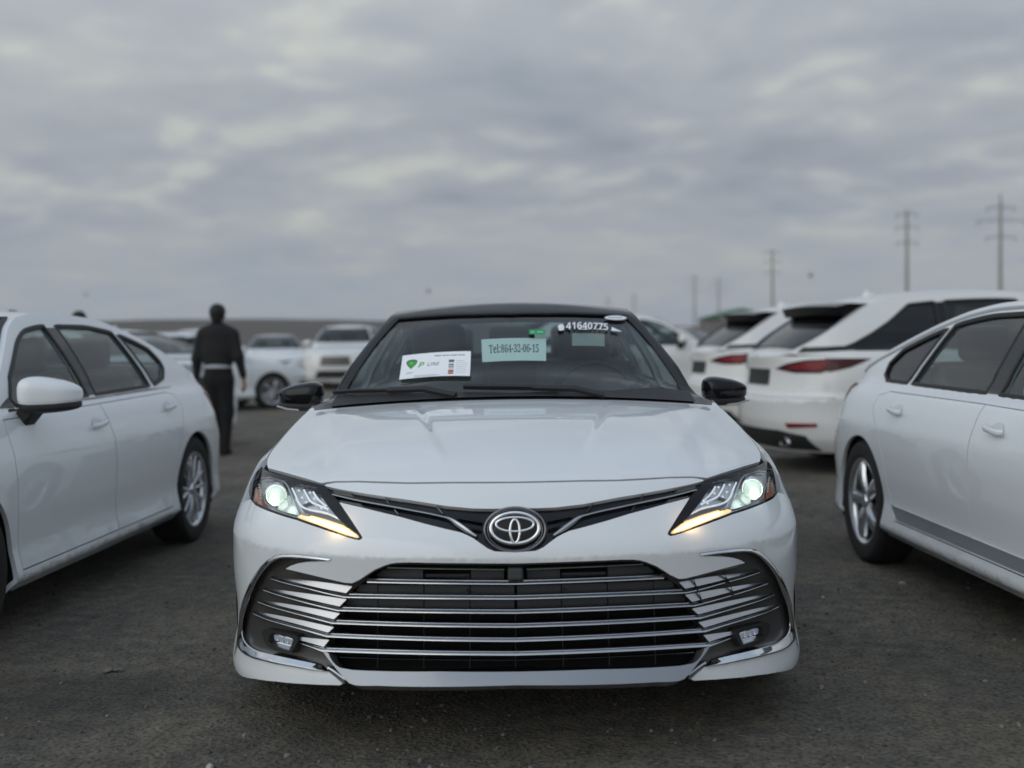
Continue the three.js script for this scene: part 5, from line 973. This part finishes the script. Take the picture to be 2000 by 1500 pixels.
// ------------------------------------------------------------ ground
{
  const S = 2048, col = new Uint8Array(S * S * 4), bmp = new Uint8Array(S * S * 4);
  const grad = (ix, iy, sd) => { let h = Math.imul(ix * 374761393 + iy * 668265263 + sd * 974711, 1274126177); h = Math.imul(h ^ (h >>> 15), 2246822519); return ((h ^ (h >>> 13)) >>> 0) / 4294967296 * 6.2832; };
  const tables = {};
  const per = (x, y, f, sd) => {                             // gradient noise that repeats after the sheet's width
    const key = f + '_' + sd, G = tables[key] ?? (tables[key] = Array.from({ length: f * f }, (_, i) => { const a = grad(i % f, Math.floor(i / f), sd); return [Math.cos(a), Math.sin(a)]; }));
    const u = x / S * f, v = y / S * f, iu = Math.floor(u), iv = Math.floor(v), fu = u - iu, fv = v - iv, su = fu * fu * (3 - 2 * fu), sv = fv * fv * (3 - 2 * fv);
    const g = (a, b, p, q) => { const e = G[((b % f) * f) + (a % f)]; return e[0] * p + e[1] * q; };
    return 1.5 * lerp(lerp(g(iu, iv, fu, fv), g(iu + 1, iv, fu - 1, fv), su), lerp(g(iu, iv + 1, fu, fv - 1), g(iu + 1, iv + 1, fu - 1, fv - 1), su), sv);
  };
  const grit = new Float32Array(S * S), tone = new Float32Array(S * S);
  for (let i = 0; i < 70000; i++) {                          // stones set in the surface
    const cx = rnd() * S, cy = rnd() * S, r = 0.9 + 4.6 * rnd() ** 4, hgt = 0.25 + 0.75 * rnd(), e = 0.6 + 0.8 * rnd(), tn = rnd() ** 2 * 1.5 - 0.15, R2 = Math.ceil(r * 1.5);
    for (let y = -R2; y <= R2; y++) for (let x = -R2; x <= R2; x++) { const d = Math.hypot(x * e, y / e) / r; if (d < 1) { const k = ((Math.floor(cy + y) + S) % S) * S + (Math.floor(cx + x) + S) % S; const hh = hgt * Math.sqrt(1 - d * d); if (hh > grit[k]) { grit[k] = hh; tone[k] = tn; } } }
  }
  for (let y = 0; y < S; y++) for (let x = 0; x < S; x++) {
    const i = (y * S + x), big = per(x, y, 7, 3) + 0.5 * per(x, y, 17, 5), md = per(x, y, 48, 9), fine = per(x, y, 230, 1), w = rnd() - 0.5;
    const st = grit[i], dust = clamp(0.5 + big * 0.7 + md * 0.5, 0, 1);
    let v = 0.088 + 0.016 * md + 0.024 * fine + 0.026 * w + 0.06 * st * tone[i] + 0.03 * (dust - 0.5);
    if (st < 0.05 && fine < -0.22) v *= 0.66;
    v = clamp(v, 0.02, 0.4);
    const sr = (c) => clamp(Math.round(255 * (c <= 0.0031308 ? 12.92 * c : 1.055 * Math.pow(c, 1 / 2.4) - 0.055)), 0, 255);
    col[i * 4] = sr(v * (1.12 + 0.08 * dust)); col[i * 4 + 1] = sr(v * 1.03); col[i * 4 + 2] = sr(v * (0.84 - 0.08 * dust)); col[i * 4 + 3] = 255;
    const b = clamp(90 + 95 * st + 26 * fine + 30 * md + 26 * w, 0, 255); bmp[i * 4] = bmp[i * 4 + 1] = bmp[i * 4 + 2] = b; bmp[i * 4 + 3] = 255;
  }
  const tex = (d, srgb) => { const t = new THREE.DataTexture(d, S, S, THREE.RGBAFormat); t.wrapS = t.wrapT = THREE.RepeatWrapping; t.magFilter = THREE.LinearFilter; t.minFilter = THREE.LinearFilter; if (srgb) t.colorSpace = THREE.SRGBColorSpace; t.needsUpdate = true; return t; };
  const gm = new THREE.MeshStandardMaterial({ map: tex(col, true), bumpMap: tex(bmp), bumpScale: 0.016, roughness: 0.95, vertexColors: true });
  const axis = (n, near, far) => { const a = []; for (let i = -n; i <= n; i++) { const t = i / n; a.push(Math.sign(t) * (near * Math.abs(t) + (far - near) * Math.pow(Math.abs(t), 6))); } return a; };
  const xs = axis(90, 12, 1400), zs = axis(110, 16, 1400).map((z) => z - 5), pos = [], uv = [], vc = [], idx = [];
  for (const z of zs) for (const x of xs) {
    pos.push(x, 0, z); uv.push(x / 3.7 + 0.2 * z / 3.7, z / 3.7 - 0.2 * x / 3.7);
    let k = 0.98 + 0.6 * fbm(x * 0.4, 3.3, z * 0.4, 4) + 0.4 * fbm(x * 1.5, 8.1, z * 1.5, 3);
    const spill = Math.hypot((x + 1.78) / 0.62, (z + 4.15) / 0.4) + 0.5 * fbm(x * 2.4, 5, z * 2.4, 3); k *= 1 - 0.42 * (1 - smooth(spill, 0.75, 1.05));
    const sp2 = Math.hypot((x + 2.2) / 0.75, (z + 13.6) / 1.3) + 0.4 * fbm(x * 2, 1, z * 2, 2); k *= 1 - 0.35 * (1 - smooth(sp2, 0.8, 1.1));
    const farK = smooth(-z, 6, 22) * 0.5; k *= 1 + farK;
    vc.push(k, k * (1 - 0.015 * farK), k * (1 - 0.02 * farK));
  }
  const w = xs.length; for (let j = 0; j < zs.length - 1; j++) for (let i = 0; i < w - 1; i++) { const a = j * w + i; idx.push(a, a + w, a + 1, a + 1, a + w, a + w + 1); }
  const g = new THREE.BufferGeometry(); g.setAttribute('position', new THREE.Float32BufferAttribute(pos, 3)); g.setAttribute('uv', new THREE.Float32BufferAttribute(uv, 2)); g.setAttribute('color', new THREE.Float32BufferAttribute(vc, 3)); g.setIndex(idx); g.computeVertexNormals();
  tag(mesh('ground', g, gm, scene), 'dark rough asphalt lot with gravel and stains', null, null, 'structure');
  // loose gravel
  const stones = [0, 1, 2].map((s) => { const q = new THREE.IcosahedronGeometry(1, 1), p = q.attributes.position; for (let i = 0; i < p.count; i++) { const v = V3(p.getX(i), p.getY(i), p.getZ(i)), r = 1 + 0.35 * N3(v.x * 1.7 + s * 9, v.y * 1.7, v.z * 1.7); p.setXYZ(i, v.x * r, v.y * r * 0.62, v.z * r * 0.8); } q.computeVertexNormals(); return q; });
  const n = 14000, im = new THREE.InstancedMesh(stones[0], new THREE.MeshStandardMaterial({ color: 0xffffff, roughness: 0.95 }), n), mt = new THREE.Matrix4(), q = new THREE.Quaternion();
  for (let i = 0; i < n; i++) {
    const z = -2.2 - 7 * rnd() ** 1.6, x = (rnd() - 0.5) * 2 * (1.2 - z * 0.62), r = 0.0018 + 0.0085 * rnd() ** 6; q.setFromEuler(new THREE.Euler(rnd() * 0.6, rnd() * 6.3, rnd() * 0.6));
    im.setMatrixAt(i, mt.compose(V3(x, r * 0.35, z), q, V3(r, r, r))); const c = 0.06 + 0.13 * rnd() ** 2; im.setColorAt(i, C(c * 1.04, c, c * 0.93));
  }
  im.name = 'gravel'; im.castShadow = im.receiveShadow = true; scene.add(im); tag(im, 'loose grey gravel scattered over the asphalt', 'gravel', null, 'stuff');
  for (const [x, z, r, c, lab] of [[spot(395, 3.46), -3.46, 0.014, 0.4, 'pale pebble at the bottom edge left of the middle car'], [spot(1765, 5.9), -5.9, 0.018, 0.3, 'pale pebble on the asphalt by the right sedan wheel'], [spot(1610, 5.6), -5.6, 0.014, 0.28, 'small pale pebble between the middle car and the right sedan']]) {
    const m = mesh('pebble', stones[1].clone().scale(r, r, r), std(C(c, c * 0.98, c * 0.93), 0.9), scene); m.position.set(x, r * 0.4, z); m.rotation.y = x * 5; tag(m, lab, 'stone');
  }
  const leaf = []; for (let i = 0; i <= 10; i++) leaf.push(V3((i / 10 - 0.5) * 0.09, 0.006 + 0.012 * Math.sin(i * 1.3) ** 2, 0.012 * Math.sin(i * 0.9)));
  const lf = mesh('dry_leaf', sweep(leaf, [[-0.0006, -1], [0.0006, -0.9], [0.003, 0], [0.0006, 0.9], [-0.0006, 1], [0.0015, 0]], { out: V3(0, 1, 0), scale: (t) => [1, 0.018 * Math.sin(Math.PI * clamp(t, 0.06, 0.94))] }), std(C(0.16, 0.145, 0.12), 0.9), scene); lf.position.set(spot(206, 4.5), 0, -4.5); lf.rotation.y = 0.4; tag(lf, 'curled dry leaf on the asphalt left of the middle car', 'leaf');
}
// ------------------------------------------------------------ far ground rise, poles, shed, birds
{
  const xs = [], pos = [], idx = [], n = 160, rows = 7;
  for (let j = 0; j <= rows; j++) for (let i = 0; i <= n; i++) {
    const x = lerp(-330, 330, i / n), t = j / rows, crest = lerp(6.9, 3.2, smooth(x, -70, 70)) * (0.96 + 0.12 * fbm(x * 0.02, 2, 1, 3)) * 0.92;
    pos.push(x, t < 0.01 ? -0.3 : crest * smooth(t, 0, 0.8) * (1 - 0.12 * smooth(t, 0.8, 1)) + 0.25 * fbm(x * 0.1, t * 5, 3, 3), -200 - 60 * t - 6 * Math.sin(x * 0.013));
  }
  for (let j = 0; j < rows; j++) for (let i = 0; i < n; i++) { const a = j * (n + 1) + i; idx.push(a, a + 1, a + n + 1, a + 1, a + n + 2, a + n + 1); }
  const g = new THREE.BufferGeometry(); g.setAttribute('position', new THREE.Float32BufferAttribute(pos, 3)); g.setIndex(idx); g.computeVertexNormals();
  tag(mesh('hills', g, std(C(0.115, 0.097, 0.083), 1), scene), 'low brown rise along the horizon', null, null, 'structure');
}
function pole(px, top, arms, flat, depth, label) {
  const x = spot(px, depth), H = EYE + (660 - (px - 1000) * 0.013 - top) / FPX * depth, g = thing('power_pole', label, 'pole', [x, 0, -depth], 0, 'power poles along the road'), k = depth / 140;
  mesh('mast', [cyl(0.17, 0.36, flat ? H : H * 0.9, 0, (flat ? H : H * 0.9) / 2, 0, 14), ...(flat ? [] : [cyl(0.06, 0.2, H * 0.1, 0, H * 0.95, 0, 10)])], poleM, g);
  for (const [t, w] of arms) {
    const y = H * t; mesh('crossarm', [box(w * 2, 0.12, 0.12, 0, y, 0.1, 0.03), sweep([V3(-w * 0.6, y + 0.04, 0.1), V3(0, y + 0.5, 0.1)], boxProf(0.025, 0.025)), sweep([V3(w * 0.6, y + 0.04, 0.1), V3(0, y + 0.5, 0.1)], boxProf(0.025, 0.025))], poleM, g);
    for (const s of [-1, 1]) mesh('insulator', cyl(0.04, 0.07, 0.5, s * w * 0.95, y - 0.3, 0.1, 8), M.plate, g);
  }
  return g;
}
const poleM = std(C(0.3, 0.3, 0.26), 0.9);
const A1 = [[0.9, 1.9], [0.81, 3.2], [0.7, 2.0]], B1 = [[0.97, 1.7], [0.87, 1.8], [0.75, 1.7]];
pole(1957, 378, A1, false, 157, 'tallest power pole with pointed top at the right edge');
pole(1775, 412, B1, true, 181, 'flat-topped power pole left of the tallest one');
pole(1513, 488, B1, true, 248, 'mid-distance power pole above the farther crossover');
pole(1408, 538, A1, false, 327, 'distant pointed power pole, right one of the far pair');
pole(1361, 538, B1, true, 345, 'distant flat-topped power pole, left one of the far pair');
pole(1243, 574, B1, true, 470, 'faint far power pole just right of the middle car roof');
pole(1192, 576, A1, false, 500, 'faintest power pole above the middle car roof');
{
  const z = -115, x = spot(1442, 115), g = thing('market_shed', 'distant shed with a green roof behind the parked cars on the right', 'shed', [x, 0, z]);
  mesh('wall', box(6.4, 2.8, 6, 0, 1.45, 0, 0.03), std(C(0.2, 0.19, 0.17), 0.9), g);
  const sh = new THREE.Shape([V2(-3.5, 0), V2(3.5, 0), V2(0, 0.9)]), rg = new THREE.ExtrudeGeometry(sh, { depth: 6.6, bevelEnabled: false }); rg.translate(0, 2.92, -3.3); mesh('roof', rg, std(C(0.05, 0.16, 0.09), 0.7), g);
  mesh('doorway', box(2, 2.2, 0.1, 0.6, 1.1, 3.03, 0.02), M.plastic, g);
}
const birdG = (() => { const b = new THREE.SphereGeometry(1, 14, 10); b.scale(0.06, 0.06, 0.17); const w = (s) => sweep([V3(0, 0.02, 0), V3(s * 0.12, 0.13, 0.02), V3(s * 0.2, 0.24, 0.05)], boxProf(0.008, 0.06), { out: V3(s * -0.5, 1, 0), scale: (t) => [1, 1.1 - 0.85 * t] }); const h = new THREE.SphereGeometry(0.045, 10, 8); h.translate(0, 0.03, -0.19); return [joined([b, h]), w(1), w(-1)]; })();
for (const [px, py, lab] of [[176, 577, 'small dark bird in the sky above the left sedan roof'], [843, 570, 'faint small bird in the sky above the middle car roof'], [1588, 540, 'small dark bird in the sky above the two crossovers']]) {
  const D = 75, b = thing('flying_bird', lab, 'bird', [spot(px, D), EYE + (660 - (px - 1000) * 0.013 - py) / FPX * D, -D], 0.5);
  mesh('body', birdG[0], M.plastic, b); mesh('wing', birdG[1], M.plastic, b); mesh('wing', birdG[2], M.plastic, b);
}
scene.updateMatrixWorld(true);
renderer.render(scene, camera);
